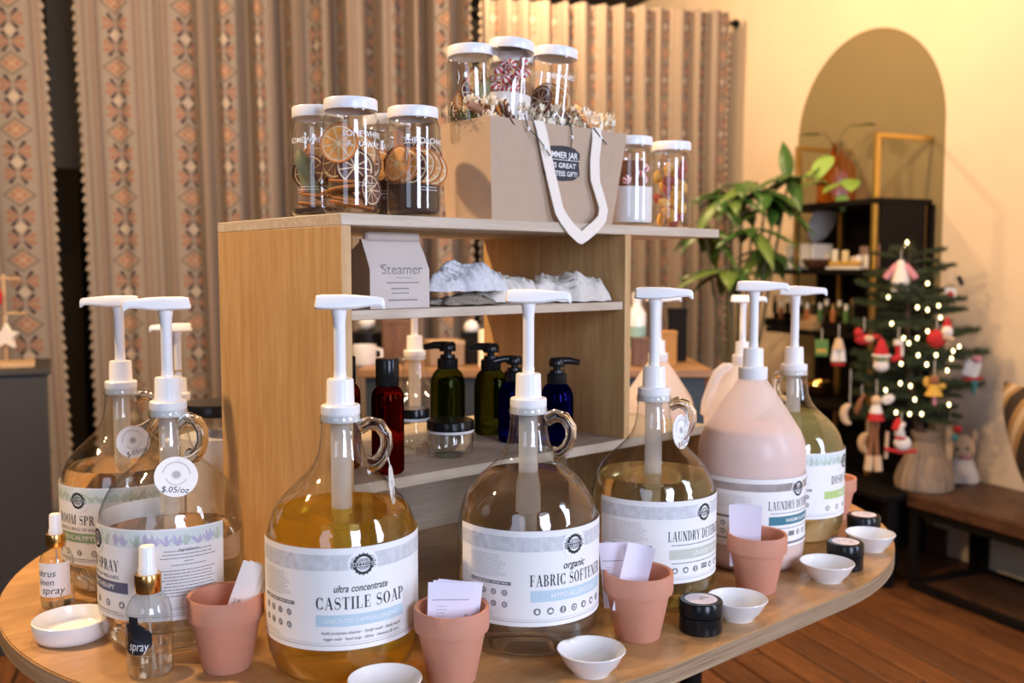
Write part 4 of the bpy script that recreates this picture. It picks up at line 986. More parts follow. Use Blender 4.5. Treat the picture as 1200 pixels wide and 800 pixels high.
# A
jA = fruit_jar('jar with bay leaves and one low orange slice at the shelf corner', suv(.036, .112, ZT), ['SOMEWHERE'], -22)
flat_stack(jA, 2, .014, .027, 'orange slice lying at the bottom of the bay leaf jar', 'orange slices in the bay leaf jar', .016)
for i, (x, y, z, rz, L) in enumerate(((.004, -.012, .020, .6, .055), (.012, -.020, .030, -.5, .06), (-.012, -.022, .045, .3, .045), (.015, -.004, .04, -.9, .05), (-.004, .006, .03, .1, .06))):
    piece(jA, 'bay_leaf', '%s dried grey green leaf inside the corner jar' % ORD[i], 'leaf', leaf_mesh(L, .012), LEAFD, M_at(jA, x, y, z, 1.35, 0, 0) @ Matrix.Rotation(rz, 4, 'Z'), 'dried leaves in the corner jar')
for i in range(3): slice_obj('%s dark slice upright behind the leaves of the corner jar' % ORD[i], M_at(jA, -.012 + .012 * i, .004 + .006 * i, .058 + .012 * (i % 2), 1.4, .1, -.5 + .5 * i), .023, 'dark slices in the corner jar', i != 1)
granules(jA, 'spice_fill', 'brown spice at the bottom of the corner jar', 'spice', .010, CLOVE, .004, .030, 13)
cinnamon(M_at(jA, -.012, .004, .06, 1.25, .3, .4), .07, 'cinnamon stick in the corner jar of bay leaves', None)
# B
jB = fruit_jar('tallest front jar with a big upright orange slice against the glass', suv(.036, .034, ZT), ['SOMEWHERE', 'FARAWAY'], 30)
slice_obj('big bright orange slice upright against the front jar glass', M_at(jB, -.014, -.0275, .082, 1.45, .12, -.38), .024, None)
slice_obj('dark orange slice behind the lettering of the front jar', M_at(jB, .004, -.012, .056, 1.35, .1, .2), .024, None, True)
slice_obj('pale slice leaning low on the jar side with lettering', M_at(jB, .0225, -.016, .029, 1.50, .0, .92), .020, None, True)
for i in range(5): slice_obj('%s slice upright in the back of the tallest front jar' % ORD[i], M_at(jB, -.018 + .009 * i, .008 + .004 * (i % 3), .066 + .010 * (i % 2), 1.4, .1, -.7 + .35 * i), .024, 'slices in the back of the front jar', i % 2 == 0)
flat_stack(jB, 4, .012, .0275, 'orange slice stacked flat at the bottom of the front jar', 'orange slices stacked in the front jar', .0095)
# C, D
jC = fruit_jar('dark jar mostly hidden between two front jars', suv(.140, .112, ZT), ['ORCHARD'], -10)
granules(jC, 'spice_fill', 'dark cloves filling the hidden jar', 'spice', .05, CLOVE, seed=3)
for i in range(3): slice_obj('%s orange slice from the corner side inside the hidden dark jar' % ORD[i], M_at(jC, -.012 + .01 * i, -.02 + i * .006, .070, 1.4, .1, -.6 + .3 * i), .022, 'orange slices in the hidden jar')
jD = fruit_jar('jar of upright orange slices over dark spice beside the kraft tote', suv(.128, .035, ZT), ['THE ORCHARD'], 35)
granules(jD, 'spice_fill', 'dark spice filling the jar beside the tote', 'spice', .040, CLOVE, seed=5)
for i in range(6): slice_obj('%s upright orange slice from the corner side in the jar beside the tote' % ORD[i], M_at(jD, -.020 + .0085 * i, -.018 + .002 * i + .004 * (i % 2), .066 - .002 * (i % 3), 1.38, .08, -.9 + .27 * i), .0235, 'upright orange slices beside the tote', i == 2)
for i in range(4): slice_obj('%s dark slice behind the orange ones in the jar beside the tote' % ORD[i], M_at(jD, -.018 + .012 * i, .010, .070 + .006 * (i % 2), 1.4, .1, -.6 + .4 * i), .024, 'dark slices beside the tote', True)
cinnamon(M_at(jD, -.018, .006, .078, 1.3, .0, .1), .066, 'cinnamon stick inside the jar beside the tote', None)
# right hand jars
jI = fruit_jar('jar of white marshmallow and red candy at the tote side', suv(.540, .036, ZT), None)
granules(jI, 'spice_fill', 'brown cocoa layer behind the candies of the tote side jar', 'cocoa', .1, plain('cocoa', (.20, .07, .03), .8, var=.3), .062, .020, 17)
granules(jI, 'sugar_fill', 'white sugar filling the candy jar at the tote side', 'sugar', .060, MALLOW, seed=7); candies(jI, 12, .066, .105, 2, 'red striped candy above the sugar in the tote side jar', 'candies in the tote side jar')
jJ = fruit_jar('jar of yellow and red dried fruit at the end of the shelf top', suv(.634, .036, ZT), None)
for i in range(22):
    R = random.Random(i); m = MB(); m.ball((0, 0, 0), (.011, .009, .006), 9, 6); a = i * 2.4
    piece(jJ, 'dried_fruit', '%s piece of dried fruit from below in the end jar' % ORD[i], 'dried fruit', m, FRUITY if i % 3 else FRUITR, M_at(jJ, (.021 if i % 4 else .005) * math.cos(a), (.021 if i % 4 else .005) * math.sin(a), .011 + i * .0042, R.uniform(0, 2), R.uniform(0, 2)), 'dried fruit in the end jar')
# kraft tote
tu0, tu1, tv0, tdp, TH = .238, .471, .012, .100, .136
t = thing('gift_tote', 'flared kraft tote with ribbon handle and chalkboard sticker on the shelf', 'tote', suv(tu0, tv0, ZT), SH_A)
Wt = tu1 - tu0; fl_ = .012
def tp(a, b, q): # a along width 0..1, b depth 0..1, q height 0..1
    e = fl_ * q; return (-e * .5 + (Wt + e * 2.8) * a, -e * .3 + (tdp + e * .6) * b, TH * q)
def sheet(m, c0, c1, c2, c3, th_, mi=0):
    n = (Vector(c1) - Vector(c0)).cross(Vector(c3) - Vector(c0)).normalized() * th_; P = [Vector(c) for c in (c0, c1, c2, c3)]
    m.add(P + [p + n for p in P], [(3, 2, 1, 0), (4, 5, 6, 7), (0, 1, 5, 4), (1, 2, 6, 5), (2, 3, 7, 6), (3, 0, 4, 7)], mi)
for nm, c in (('front_panel', ((0, 0, 0), (0, 0, 1), (1, 0, 1), (1, 0, 0))), ('rear_panel', ((1, 1, 0), (1, 1, 1), (0, 1, 1), (0, 1, 0))), ('side_panel', ((0, 1, 0), (0, 1, 1), (0, 0, 1), (0, 0, 0))), ('side_panel', ((1, 0, 0), (1, 0, 1), (1, 1, 1), (1, 1, 0)))):
    m = MB(); sheet(m, *[tp(*q) for q in c], .0015); m.build(nm, KRAFT, t, 0)
m = MB(); m.box((Wt / 2, tdp / 2, .002), (Wt - .004, tdp - .004, .003)); m.build('base_panel', KRAFT, t, 0)
def front(a, z, l=0): # a in metres from the left bottom, on the front panel outside
    q = z / TH; p0 = Vector(tp(0, 0, q)); return (a, p0.y - .0004 - l, z)
m = MB(); ol = []
for i in range(48):
    an = 2 * PI * i / 48; x, y = math.cos(an), math.sin(an)
    q = 1 + .05 * math.cos(4 * an) - .08 * math.exp(-((abs(y)) / .12) ** 2) + .10 * math.exp(-(x / .12) ** 2)
    ol.append((.0345 * q * math.copysign(abs(x) ** .28, x), .0215 * q * math.copysign(abs(y) ** .28, y)))
sc_ = (Wt * .545, .083)
m.add([front(sc_[0], sc_[1])] + [front(sc_[0] + a, sc_[1] + b) for a, b in ol], [(0, 1 + i, 1 + (i + 1) % 48) for i in range(48)]); st = m.build('sticker', CHALK, t, 0)
A = Art(lambda a, b, l=0: front(a + sc_[0], b + sc_[1], .0002 + l)); A.text('sticker_text', 'SIMMER JAR', 0, .0075, .0120, bold=.015, fit=.060); A.text('sticker_text', "IT'S GREAT", 0, -.0062, .0098, bold=.012, fit=.054); A.text('sticker_text', 'HOSTESS GIFT!', 0, -.0175, .0098, bold=.012, fit=.060)
A.rect('sticker_text', -.034, .0045, .034, .0053); A.build({'sticker_text': WPRINT}, st)
# ribbon handle
def ribbon(pts, w_, name):
    m = MB(); k = len(pts); vs = []
    for (x, y, z, tw) in pts: dx, dz = w_ / 2 * math.cos(tw), w_ / 2 * math.sin(tw); vs += [(x - dx, y, z - dz), (x + dx, y + .002 * math.sin(tw * 2), z + dz)]
    m.add(vs, [(2 * i, 2 * i + 1, 2 * i + 3, 2 * i + 2) for i in range(k - 1)]); m.add([(x, y + .0012, z) for x, y, z in vs], [(2 * i + 2, 2 * i + 3, 2 * i + 1, 2 * i) for i in range(k - 1)]); return m.build(name, RIBBON, t, 60)
ribbon([(Wt * .34, .004, TH - .002, 0), (Wt * .34, -.006, TH + .001, 0), (Wt * .355, -.0085, TH - .012, .1), (Wt * .40, -.009, TH - .050, .18), (Wt * .45, -.0105, TH - .090, .28), (Wt * .485, -.013, .016, .5), (Wt * .515, -.016, .004, .75), (Wt * .57, -.017, -.009, .95), (Wt * .635, -.0178, -.0195, 1.15), (Wt * .655, -.0175, -.0205, 1.55), (Wt * .70, -.0165, -.015, 1.95), (Wt * .78, -.0155, -.004, 2.3), (Wt * .845, -.014, .008, 2.7), (Wt * .865, -.0125, .022, 3.0), (Wt * .845, -.011, .038, 3.14), (Wt * .80, -.0105, .062, 3.14), (Wt * .80, -.009, .090, 3.14), (Wt * .825, -.008, TH - .014, 3.14), (Wt * .835, -.004, TH + .003, 3.14), (Wt * .835, .006, TH - .002, 3.14)], .0190, 'ribbon_handle')
# tote filling
ZF = ZT + TH - .030
SHRED = plain('cream paper shred', (.90, .80, .62), .8, var=.1)
m = MB(); R = random.Random(4)
for i in range(620):
    a, b = R.random(), R.random(); p = Vector(tp(a, b * .96 + .01, 1)); z = TH - .006 + R.uniform(-.006, .036) * (1 - .2 * abs(2 * b - 1)); d = R.uniform(0, 2 * PI); L = R.uniform(.012, .026); pts = []
    for q in range(6):
        s__ = q / 5 - .5; pts.append((min(max(p.x + math.cos(d) * L * s__, .002), Wt + .006), min(max(p.y + math.sin(d) * L * s__, .002), tdp - .002), z + .0065 * (q % 2) + R.uniform(-.002, .002)))
    w_ = Vector((-math.sin(d), math.cos(d), R.uniform(-.5, .8))) * .0017
    m.add([tuple(Vector(x) + w_ * g) for x in pts for g in (-1, 1)], [(2 * q, 2 * q + 1, 2 * q + 3, 2 * q + 2) for q in range(5)])
o = m.build('paper_shreds', SHRED, None, 0, suv(tu0, tv0, ZT)); o.rotation_euler = (0, 0, SH_A); tag(o, 'crinkled cream paper shreds filling the kraft tote', 'paper shreds', None, 'stuff')
def tote_pt(a, b, z): p = tp(a, b, 1); return suv(tu0 + p[0], tv0 + p[1], ZT + z)
jE = fruit_jar('jar of brown leaves and slices rising behind the cinnamon sticks', tote_pt(.125, .70, .104), None, 0, (0, -2), 1)
for i in range(4): slice_obj('%s brown dried slice from the tote side panel in the rear tote jar' % ORD[i], M_at(jE, -.010 + .007 * i, -.02 + .005 * i, .05 + .012 * i, 1.3, .2, -.5 + .4 * i), .022, 'brown slices in the rear tote jar', i % 2 == 0)
piece(jE, 'bay_leaf', 'long dried leaf inside the rear tote jar', 'leaf', leaf_mesh(.06, .014), LEAFD, M_at(jE, -.006, -.02, .045, 1.4, 0, 0) @ Matrix.Rotation(-.6, 4, 'Z'), None)
jF = fruit_jar('tallest tote jar, filled with red and white peppermints', tote_pt(.245, .42, .112), None, 0, (-3, 4), 1)
granules(jF, 'mallow_fill', 'white marshmallow filling the peppermint jar', 'marshmallow', .062, MALLOW, seed=9); candies(jF, 18, .068, .112, 5, 'peppermint candy inside the tallest tote jar', 'peppermints in the tallest tote jar')
jG = fruit_jar('jar hidden between the two larger tote jars', tote_pt(.41, .76, .105), None, 0, None, 1)
granules(jG, 'spice_fill', 'orange brown spice filling the hidden tote jar', 'spice', .095, plain('orange spice', (.30, .11, .03), .8, var=.3, vscale=90), seed=11)
jH = fruit_jar('tote jar with orange slices and white lettering on its glass', tote_pt(.56, .45, .114), ['THE ORCHARD'], 5, (0, 5), 1)
granules(jH, 'spice_fill', 'dark spice low in the lettered tote jar', 'spice', .040, CLOVE, seed=15)
for i in range(5): slice_obj('%s upright orange slice from the peppermint side in the lettered tote jar' % ORD[i], M_at(jH, -.016 + .008 * i, -.022 + .004 * i, .058 + .006 * (i % 2), 1.42, .05, -.8 + .4 * i), .023, 'slices in the lettered tote jar', i in (0, 4))
def tote_M(a, b, z, rx=0, ry=0, rz=0): return Matrix.Translation(tote_pt(a, b, z)) @ Matrix.Rotation(SH_A + rz, 4, 'Z') @ Matrix.Rotation(ry, 4, 'Y') @ Matrix.Rotation(rx, 4, 'X')
cinnamon(tote_M(.07, .30, TH + .009, .42, 0, 1.25), .055, 'cinnamon stick lying on the tote edge nearer the fruit jars', None); cinnamon(tote_M(.135, .28, TH + .011, .42, 0, 1.2), .055, 'cinnamon stick lying on the tote edge beside the citrus slice', None)
slice_obj('dried red slice standing at the foot of the peppermint jar', tote_M(.185, .12, TH + .008, 1.1, .5, .3), .022, None, True); slice_obj('orange slice standing behind the dried red slice', tote_M(.165, .22, TH + .010, 1.1, .5, .3), .022, None)
slice_obj('dried slice lying on the tote filling at its far end', tote_M(.80, .28, TH + .020, .85, .2, .2), .033, None); slice_obj('dried slice propped on the far end of the tote filling', tote_M(.88, .40, TH + .017, .8, .35, .0), .033, None)
NEEDLE = plain('fir needle green', (.035, .075, .03), .6, var=.3)
m = MB(); R = random.Random(8)
for i in range(420):
    x, y, z = R.gauss(0, .012), R.gauss(0, .016), R.gauss(.003, .004); d = Vector((R.gauss(0, 1), R.gauss(0, 1), R.gauss(.3, .6))).normalized() * .011; w_ = Vector((-d.y, d.x, 0)).normalized() * .0008
    m.add([Vector((x, y, z)) - w_, Vector((x, y, z)) + w_, Vector((x, y, z)) + d], [(0, 1, 2)])
o = m.build('greenery_sprig', NEEDLE, None, 0, tote_pt(.045, .60, TH + .002)); tag(o, 'dark green sprig lying on the tote edge by the cinnamon', 'sprig', None, 'stuff')
WIRE = plain('dark green wire', (.03, .06, .03), .6)
t2 = thing('fairy_wire', 'thin dark green wire with tiny bulbs over the tote front', 'string lights', suv(tu0, tv0, ZT), SH_A)
for pts in ([(Wt * .22, -.008, TH + .006), (Wt * .25, -.008, TH - .012), (Wt * .30, -.0125, TH - .022), (Wt * .36, -.0135, TH - .036), (Wt * .40, -.0135, TH - .046)], [(Wt * .60, -.006, TH + .003), (Wt * .61, -.0075, TH - .016), (Wt * .595, -.008, TH - .032)], [(Wt * .80, -.006, TH + .002), (Wt * .86, -.0075, TH - .012), (Wt * .91, -.008, TH - .020)]):
    m = MB(); m.tube(pts, .0009, 6); m.build('wire', WIRE, t2)
    m = MB()
    for p in pts[1::2]: m.ball(p, (.0022, .0022, .0034), 8, 6)
    m.build('bulb', WPRINT, t2)

# ------------------------------------------------------------------ counters and things behind
GREY = plain('dark grey counter paint', (.030, .028, .028), .55, var=.08); TEALC = plain('dark teal counter paint', (.025, .035, .04), .5, var=.08)
t = thing('counter', 'dark grey counter with a wooden top at the far edge behind the spray jugs', 'counter', (0, 0, 0))
CR = math.radians(25.6); c_, s_ = math.cos(CR), math.sin(CR); t.location = (-1.414 - c_ * .45 - s_ * .21, 2.95 - s_ * .45 + c_ * .21, 0); t.rotation_euler.z = CR
m = MB(); m.box((0, 0, .432), (.88, .40, .864), .004); m.build('body', GREY, t); m = MB(); m.box((0, 0, .872), (.90, .42, .016), .003); m.build('top', GREY, t)
m = MB(); m.box((-1.70, 2.98, .888), (.40, .15, .016), .003, 0, CR); tag(m.build('cutting_board', TANWOOD), 'pale wooden board lying on the grey counter', 'board')
t = thing('counter', 'dark teal display counter with a wooden top seen through the shelf', 'counter', (0, 0, 0))
m = MB(); m.box((.07, 3.08, .432), (1.02, .40, .864), .004); m.build('body', TEALC, t); m = MB(); m.box((.07, 3.08, .876), (1.06, .44, .024), .003); m.build('top', wood('counter top wood', (.25, .12, .05), (.42, .23, .10), (5, 40, 40)), t)
CZ = .888
def on_counter(px, Y=3.02): return bearing(px, Y, CZ)
x, y, z = on_counter(426); t = thing('mug', 'white mug on the teal counter behind the amber bottles', 'mug', (x, y, z))
m = MB(); m.lathe([(0, 0), (.035, 0), (.038, .004), (.038, .062), (.036, .062), (.034, .006), (0, .006)], 28, caps=False); m.build('body', PORC, t)
m = MB(); m.tube([(.037, 0, .05), (.055, 0, .046), (.056, 0, .022), (.037, 0, .014)], .005, 8); m.build('handle', PORC, t)
x, y, z = on_counter(430, 3.20); t = thing('clock_jar', 'round white topped black jar behind the mug', 'jar', (x, y, z)); m = MB(); m.lathe([(0, 0), (.05, 0), (.05, .09), (.03, .10), (0, .10)], 24, caps=False); m.build('body', BLACKP, t); m = MB(); m.ball((0, -.01, .125), .028); m.build('knob', PORC, t)
def box_at(name, label, cat, px, Y, w_, d_, h_, mat, rz=0, z=CZ, lid=None):
    x, y, _ = bearing(px, Y, 0); t = thing(name, label, cat, (x, y, z), rz)
    m = MB(); m.box((0, 0, h_ / 2), (w_, d_, h_), .002); m.build('body', mat, t)
    m = MB(); m.box((0, 0, h_ - .004), (w_ + .003, d_ + .003, .012), .001); m.build('lid', lid or mat, t); return t
box_at('kraft_box', 'stacked kraft box behind the clear pump jug', 'box', 465, 3.16, .09, .08, .13, BROWNWOOD, .1); box_at('kraft_box', 'kraft box open towards the green bottles', 'box', 520, 3.02, .11, .09, .075, KRAFTD, .3, lid=TANWOOD)
t = box_at('black_lidded_jar', 'dark jar with round pale label on the teal counter', 'jar', 552, 3.05, .06, .06, .10, BLACKP); m = MB(); m.ball((0, 0, .115), .024); m.build('knob', PORC, t)
x, y, z = on_counter(572, 2.98); t = thing('pillar_candle', 'glowing cream candle at the divider on the teal counter', 'candle', (x, y, z))
m = MB(); m.lathe([(0, 0), (.030, 0), (.030, .11), (.026, .112), (0, .108)], 28, caps=False); m.build('wax', plain('cream wax', (.85, .66, .42), .5, emit=.5), t); m = MB(); m.tube([(0, 0, .108), (0, 0, .118)], .001, 5); m.build('wick', INK, t)
box_at('black_box', 'tall black box behind the milky jug', 'box', 794, 3.15, .055, .05, .17, BLACKM); box_at('orange_carton', 'orange kraft carton beside the tall black box', 'box', 781, 3.00, .06, .05, .105, plain('orange carton', (.42, .20, .05), .7)); box_at('card_box', 'brown carton beside the divider on the teal counter', 'box', 752, 3.0, .06, .05, .085, BROWNWOOD)
x, y, z = bearing(746, 3.05, CZ); t = thing('white_bottle', 'white bottle with mint label beside the shelf divider', 'bottle', (x, y, z)); m = MB(); m.lathe([(0, 0), (.028, 0), (.03, .004), (.03, .16), (.014, .185), (.014, .20), (.016, .20), (.016, .225), (0, .226)], 28, caps=False); m.build('body', PORC, t); m = MB(); m.lathe([(.0304, .05), (.0304, .12)], 28, caps=False); m.build('label', plain('mint label', (.30, .48, .40), .6), t)
x, y, z = bearing(818, 3.0, 0)
# ornament stand on the left counter
t = thing('peg_stand', 'slim wooden peg stand on the grey counter', 'stand', (-1.615, 3.075, .880)); m = MB(); m.box((0, 0, .006), (.09, .06, .012), .002); m.tube([(0, 0, .01), (0, 0, .29)], .006, 8); m.build('post', TANWOOD, t); m = MB(); m.tube([(-.05, 0, .275), (.055, 0, .275)], .005, 8); m.tube([(-.05, 0, .165), (.07, 0, .165)], .005, 8); m.build('peg', TANWOOD, t)
def felt(col): return plain('felt %.2f %.2f %.2f' % col, col, .95, var=.12, vscale=90, bmp=.2)
FW, FR, FT, FB, FG, FY, FC = felt((.72, .66, .60)), felt((.45, .018, .02)), felt((.06, .22, .22)), felt((.25, .10, .04)), felt((.10, .20, .05)), felt((.55, .32, .05)), felt((.60, .42, .26)); FK = felt((.02, .02, .02)); FP = felt((.60, .25, .28))
m = MB(); pts = [(.042 * (1 if i % 2 == 0 else .5) * math.sin(PI * i / 5), .042 * (1 if i % 2 == 0 else .5) * math.cos(PI * i / 5)) for i in range(10)]; m.prism(pts, -.009, .009); m.xf(Matrix.Rotation(PI / 2, 4, 'X')); m.tube([(0, 0, .04), (.005, 0, .07)], .001, 5); o = m.build('star_ornament', FW, None, 40, (-1.588, 3.03, .975)); tag(o, 'white felt star hanging from the peg stand', 'ornament')
m = MB(); m.ball((0, 0, 0), (.018, .014, .035), 12, 8); m.tube([(0, 0, .034), (0, 0, .06)], .001, 5); tag(m.build('mitten_ornament', FR, None, 40, (-1.617, 3.035, 1.10)), 'red felt mitten hanging from the peg stand', 'ornament')
m = MB(); m.ball((0, 0, 0), (.014, .012, .022), 12, 8); m.tube([(0, 0, .02), (0, 0, .04)], .001, 5); tag(m.build('bell_ornament', FT, None, 40, (-1.640, 3.035, 1.13)), 'teal felt bell at the top of the peg stand', 'ornament')

# ------------------------------------------------------------------ tall plant by the curtain
LEAFG = plain('glossy leaf green', (.04, .105, .018), .38, var=.4, vscale=18); LEAFG2 = plain('yellow green leaf', (.12, .19, .035), .4, var=.3, vscale=18); STEM = plain('plant stem', (.12, .10, .04), .7)
px0, py0 = bearing(862, 4.20, 0)[:2]
t = thing('umbrella_plant', 'tall leafy green plant in a brown pot by the cream wall', 'plant', (px0, py0, 0), 0)
m = MB(); m.lathe([(0, 0), (.10, 0), (.12, .02), (.15, .66), (.16, .70), (.145, .70), (.14, .66), (0, .65)], 28, caps=False); m.build('pot', plain('brown planter', (.26, .12, .05), .7, var=.2), t)
def big_leaf(L, W): 
    m = MB(); m.grid(lambda a, b: (W * math.sin(PI * b ** .85) * (a - .5) * 2, L * b, -.42 * L * b * b + .12 * L * b - abs(a - .5) * W * .55), 4, 8); return m
lm = [big_leaf(.20, .034), big_leaf(.16, .030), big_leaf(.24, .036)]; lo = []
for i, q in enumerate(lm): lo.append(q.build('leaf', [LEAFG, LEAFG, LEAFG2][i], t)); 
R = random.Random(12); stems = []
def add_leaf(src, M, parent, mat=None):
    o = bpy.data.objects.new('leaf', src); COL.objects.link(o); o.parent = parent; o.matrix_local = M; return o
for i, (dx, dy, h) in enumerate(((-.06, .0, 1.50), (.03, .03, 1.56), (.12, -.02, 1.52), (-.13, .04, 1.36), (.17, .03, 1.46), (.05, -.06, 1.36), (-.02, .05, 1.52), (.22, .0, 1.58), (-.05, -.05, 1.18), (.14, .02, 1.27))):
    m = MB(); m.tube([(dx * .2, dy * .2, .66), (dx * .5, dy * .5, .9), (dx, dy, h)], [.010, .008, .005], 7); m.build('stem', STEM, t)
    for j in range(9):
        a = 2 * PI * j / 9 + R.uniform(-.3, .3); d = lm and lo[R.choice([0, 0, 1, 1, 2])].data
        ML = Matrix.Translation((dx, dy, h)) @ Matrix.Rotation(a, 4, 'Z') @ Matrix.Rotation(R.uniform(-.55, .25), 4, 'X'); hit = False
        for yy in (.06, .12, .18, .24): q_ = ML @ Vector((0, yy, -.3 * yy)) + Vector((px0, py0, 0)) - RO; hit = hit or (q_.dot(RSd) < .84 and q_.dot(RNd) < .335 and q_.z < 1.50) or q_.dot(RNd) < .03
        if not hit: add_leaf(d, ML, t)
for o in lo: o.matrix_local = Matrix.Translation((.02, .0, 1.45)) @ Matrix.Rotation(R.uniform(0, 6), 4, 'Z')
add_leaf(lo[0].data, Matrix.Translation((.215, 0, 1.56)) @ Matrix.Rotation(1.45, 4, 'X'), t); add_leaf(lo[2].data, Matrix.Translation((.24, 0, 1.53)) @ Matrix.Rotation(-1.0, 4, 'Z') @ Matrix.Rotation(.4, 4, 'X'), t)

# ------------------------------------------------------------------ black and brass shelf in the arch
t = thing('brass_shelf', 'black shelf rack with brass posts standing in the olive arch', 'shelf', (0, 0, 0)); RK = t
for s_, n_, zt in ((.128, .300, 1.735), (.607, .300, 1.735), (.128, .045, 1.45), (.607, .045, 1.45)):
    m = MB(); room_box(m, s_ - .011, s_ + .011, n_ - .011, n_ + .011, 0, zt, .001); m.build('post', BRASS, t)
for s_ in (.128, .607): m = MB(); room_box(m, s_ - .010, s_ + .010, .003, .30, 1.715, 1.735, .001); m.build('top_bar', BRASS, t)
for z_ in (1.474, 1.185, .915, .60, .30): m = MB(); room_box(m, .10, .80, .02, .315, z_ - .022, z_, .002); m.build('shelf', BLACKM, t)
m = MB(); room_box(m, .10, .80, .004, .02, .02, 1.452, .001); m.build('back_panel', BLACKM, t); m = MB(); room_box(m, .10, .112, .056, .288, .02, 1.452, .001); m.build('side_panel', BLACKM, t)
def on_rack(px, n, z): return room(wall_s(px, n), n, z)
# amber ribbed cloche with pothos
AMBR = thin_glass('amber ribbed glass', (.98, .58, .24), (.70, .22, .05), .05)
x, y, z = on_rack(976, .20, 1.474); t = thing('amber_vase', 'ribbed amber glass vase holding trailing pothos on the rack top', 'vase', (x, y, z))
m = MB(); m.lathe([(.001, .004), (.07, .002), (.080, .01), (.082, .02), (.082, .13), (.076, .16), (.055, .20), (.034, .225), (.024, .24), (.024, .262), (.028, .265)], 96, caps=False, rib=.02, ribn=24); m.build('glass_body', AMBR, t)
POTH = plain('pothos leaf', (.22, .36, .06), .55, var=.35, vscale=22)
x2, y2 = x, y; pv = thing('pothos_cutting', 'pothos cutting growing from the amber vase', 'plant', (x, y, z))
def heart(L, W):
    m = MB(); m.grid(lambda a, b: (W * (math.sin(PI * b ** .62)) * (a - .5) * 2, L * (b - .10 * math.exp(-((b) / .2) ** 2) * abs(a - .5) * 2), -.15 * L * b * b), 6, 8); return m
hl = None
for i, (dx, dy, dz, rz, rx, L) in enumerate(((.060, -.04, .335, -1.3, .2, .085), (-.085, -.02, .30, 1.5, .1, .075), (-.06, -.05, .20, 2.2, -.9, .095), (-.09, -.03, .16, 1.7, -.6, .075), (.03, -.085, .10, 2.9, -.5, .075), (.05, -.08, .115, -2.0, -.3, .06), (-.02, -.085, .085, 2.0, -.4, .07), (.070, -.06, .17, -1.9, -1.2, .065), (.0, -.086, .03, 3.1, -1.2, .055))):
    if hl is None: o = heart(1, .42).build('leaf', POTH, pv); hl = o.data
    else: o = bpy.data.objects.new('leaf', hl); COL.objects.link(o); o.parent = pv
    o.matrix_local = Matrix.Translation((dx, dy, dz)) @ Matrix.Rotation(rz, 4, 'Z') @ Matrix.Rotation(rx, 4, 'X') @ Matrix.Scale(L * 1.35, 4)
    m = MB(); m.tube([(0, 0, .22), (dx * .3, dy * .3, max(.27, dz * .9)), (dx * .8, dy, dz + .01), (dx, dy, dz)], .0025, 6); m.build('stem', STEM, pv)
# things on the second shelf
Z2 = 1.185
x, y, z = on_rack(946, .19, Z2); t = thing('white_gift_box', 'white carton with blue print on the rack', 'box', (x, y, z), RA)
m = MB(); m.box((0, 0, .055), (.11, .19, .105), .003); m.build('body', PORC, t); m = MB(); m.box((0, 0, .1085), (.114, .194, .012), .002); m.build('lid', PORC, t); m = MB(); m.box((-.056, .04, .045), (.002, .035, .035), .0005); m.build('printed_mark', plain('blue print', (.10, .18, .35), .6), t)
x, y, z = on_rack(928, .26, Z2); m = MB(); m.box((0, 0, .009), (.10, .13, .018), .003); o = m.build('white_tray', PORC, None, 40, (x, y, z)); o.rotation_euler.z = RA; tag(o, 'flat white tray at the rack end', 'tray')
x, y, z = on_rack(962, .13, Z2 + .1155); m = MB(); k = m.lathe([(0, 0), (.07, .001), (.075, .004), (.07, .008), (0, .006)], 32, caps=False); m.xf(Matrix.Translation((0, 0, .105)) @ Matrix.Rotation(.35, 4, 'Y') @ Matrix.Rotation(-1.38, 4, 'X') @ Matrix.Diagonal((.75, 1.35, 1, 1))); tag(m.build('pale_plate', plain('pale blue glaze', (.42, .42, .42), .4, var=.1), None, 40, (x, y, z)), 'pale oval plate standing upright behind the white carton', 'plate')
x, y, z = on_rack(957, .235, Z2); m = MB(); m.lathe([(0, 0), (.03, 0), (.055, .015), (.072, .045), (.068, .046), (.05, .018), (0, .006)], 32, caps=False); tag(m.build('wooden_bowl', BROWNWOOD, None, 40, (x, y, z)), 'brown wooden bowl at the front of the rack', 'bowl')
for i, (px, n_, w_, h_, mt, lb) in enumerate(((969, .16, .03, .075, PORC, 'slim white carton beside the white gift box'), (977, .20, .036, .088, plain('ivory', (.74, .66, .52), .5), 'ivory carton standing in the rack row'), (989, .20, .040, .082, plain('cream', (.76, .62, .36), .5), 'cream carton beside the ivory carton'), (1000, .22, .045, .055, plain('white red print', (.74, .55, .50), .5), 'small white carton with red print'), (1005, .27, .034, .058, PORC, 'white carton with orange sun mark near the post'), (1013, .24, .030, .06, PORC, 'plain white carton touching the brass post'), (1011, .12, .05, .10, plain('dusty pink', (.40, .26, .22), .6), 'dusty pink carton behind the brass post'), (1032, .20, .040, .105, plain('pink pattern', (.62, .34, .34), .6, var=.5, vscale=90), 'pink patterned box past the brass post'))):
    x, y, z = on_rack(px, n_, Z2); m = MB(); m.box((0, 0, h_ / 2), (w_, w_ * .7, h_), .002); o = m.build('carton', mt, None, 40, (x, y, z)); o.rotation_euler.z = RA + .9; tag(o, lb, 'carton')
    m = MB(); m.box((-.0, -w_ * .36, h_ * .55), (w_ * .5, .001, h_ * .4), .0002); m.build('printed_mark', [plain('orange sun', (.75, .25, .06), .6), INKL, REDC][(4 - i) % 3 if i != 4 else 0], o)
for i in range(5):
    x, y, z = on_rack(974 + 7.5 * i, .285 + .003 * (i % 2), Z2 + .012); m = MB(); m.ball((0, 0, .012), (.015, .015, .012), 12, 8); tag(m.build('beeswax_button', FY, None, 60, (x, y, z)), '%s round golden soap from the curtain end of the pale tray' % ORD[i], 'soap', 'golden soaps on the rack tray')
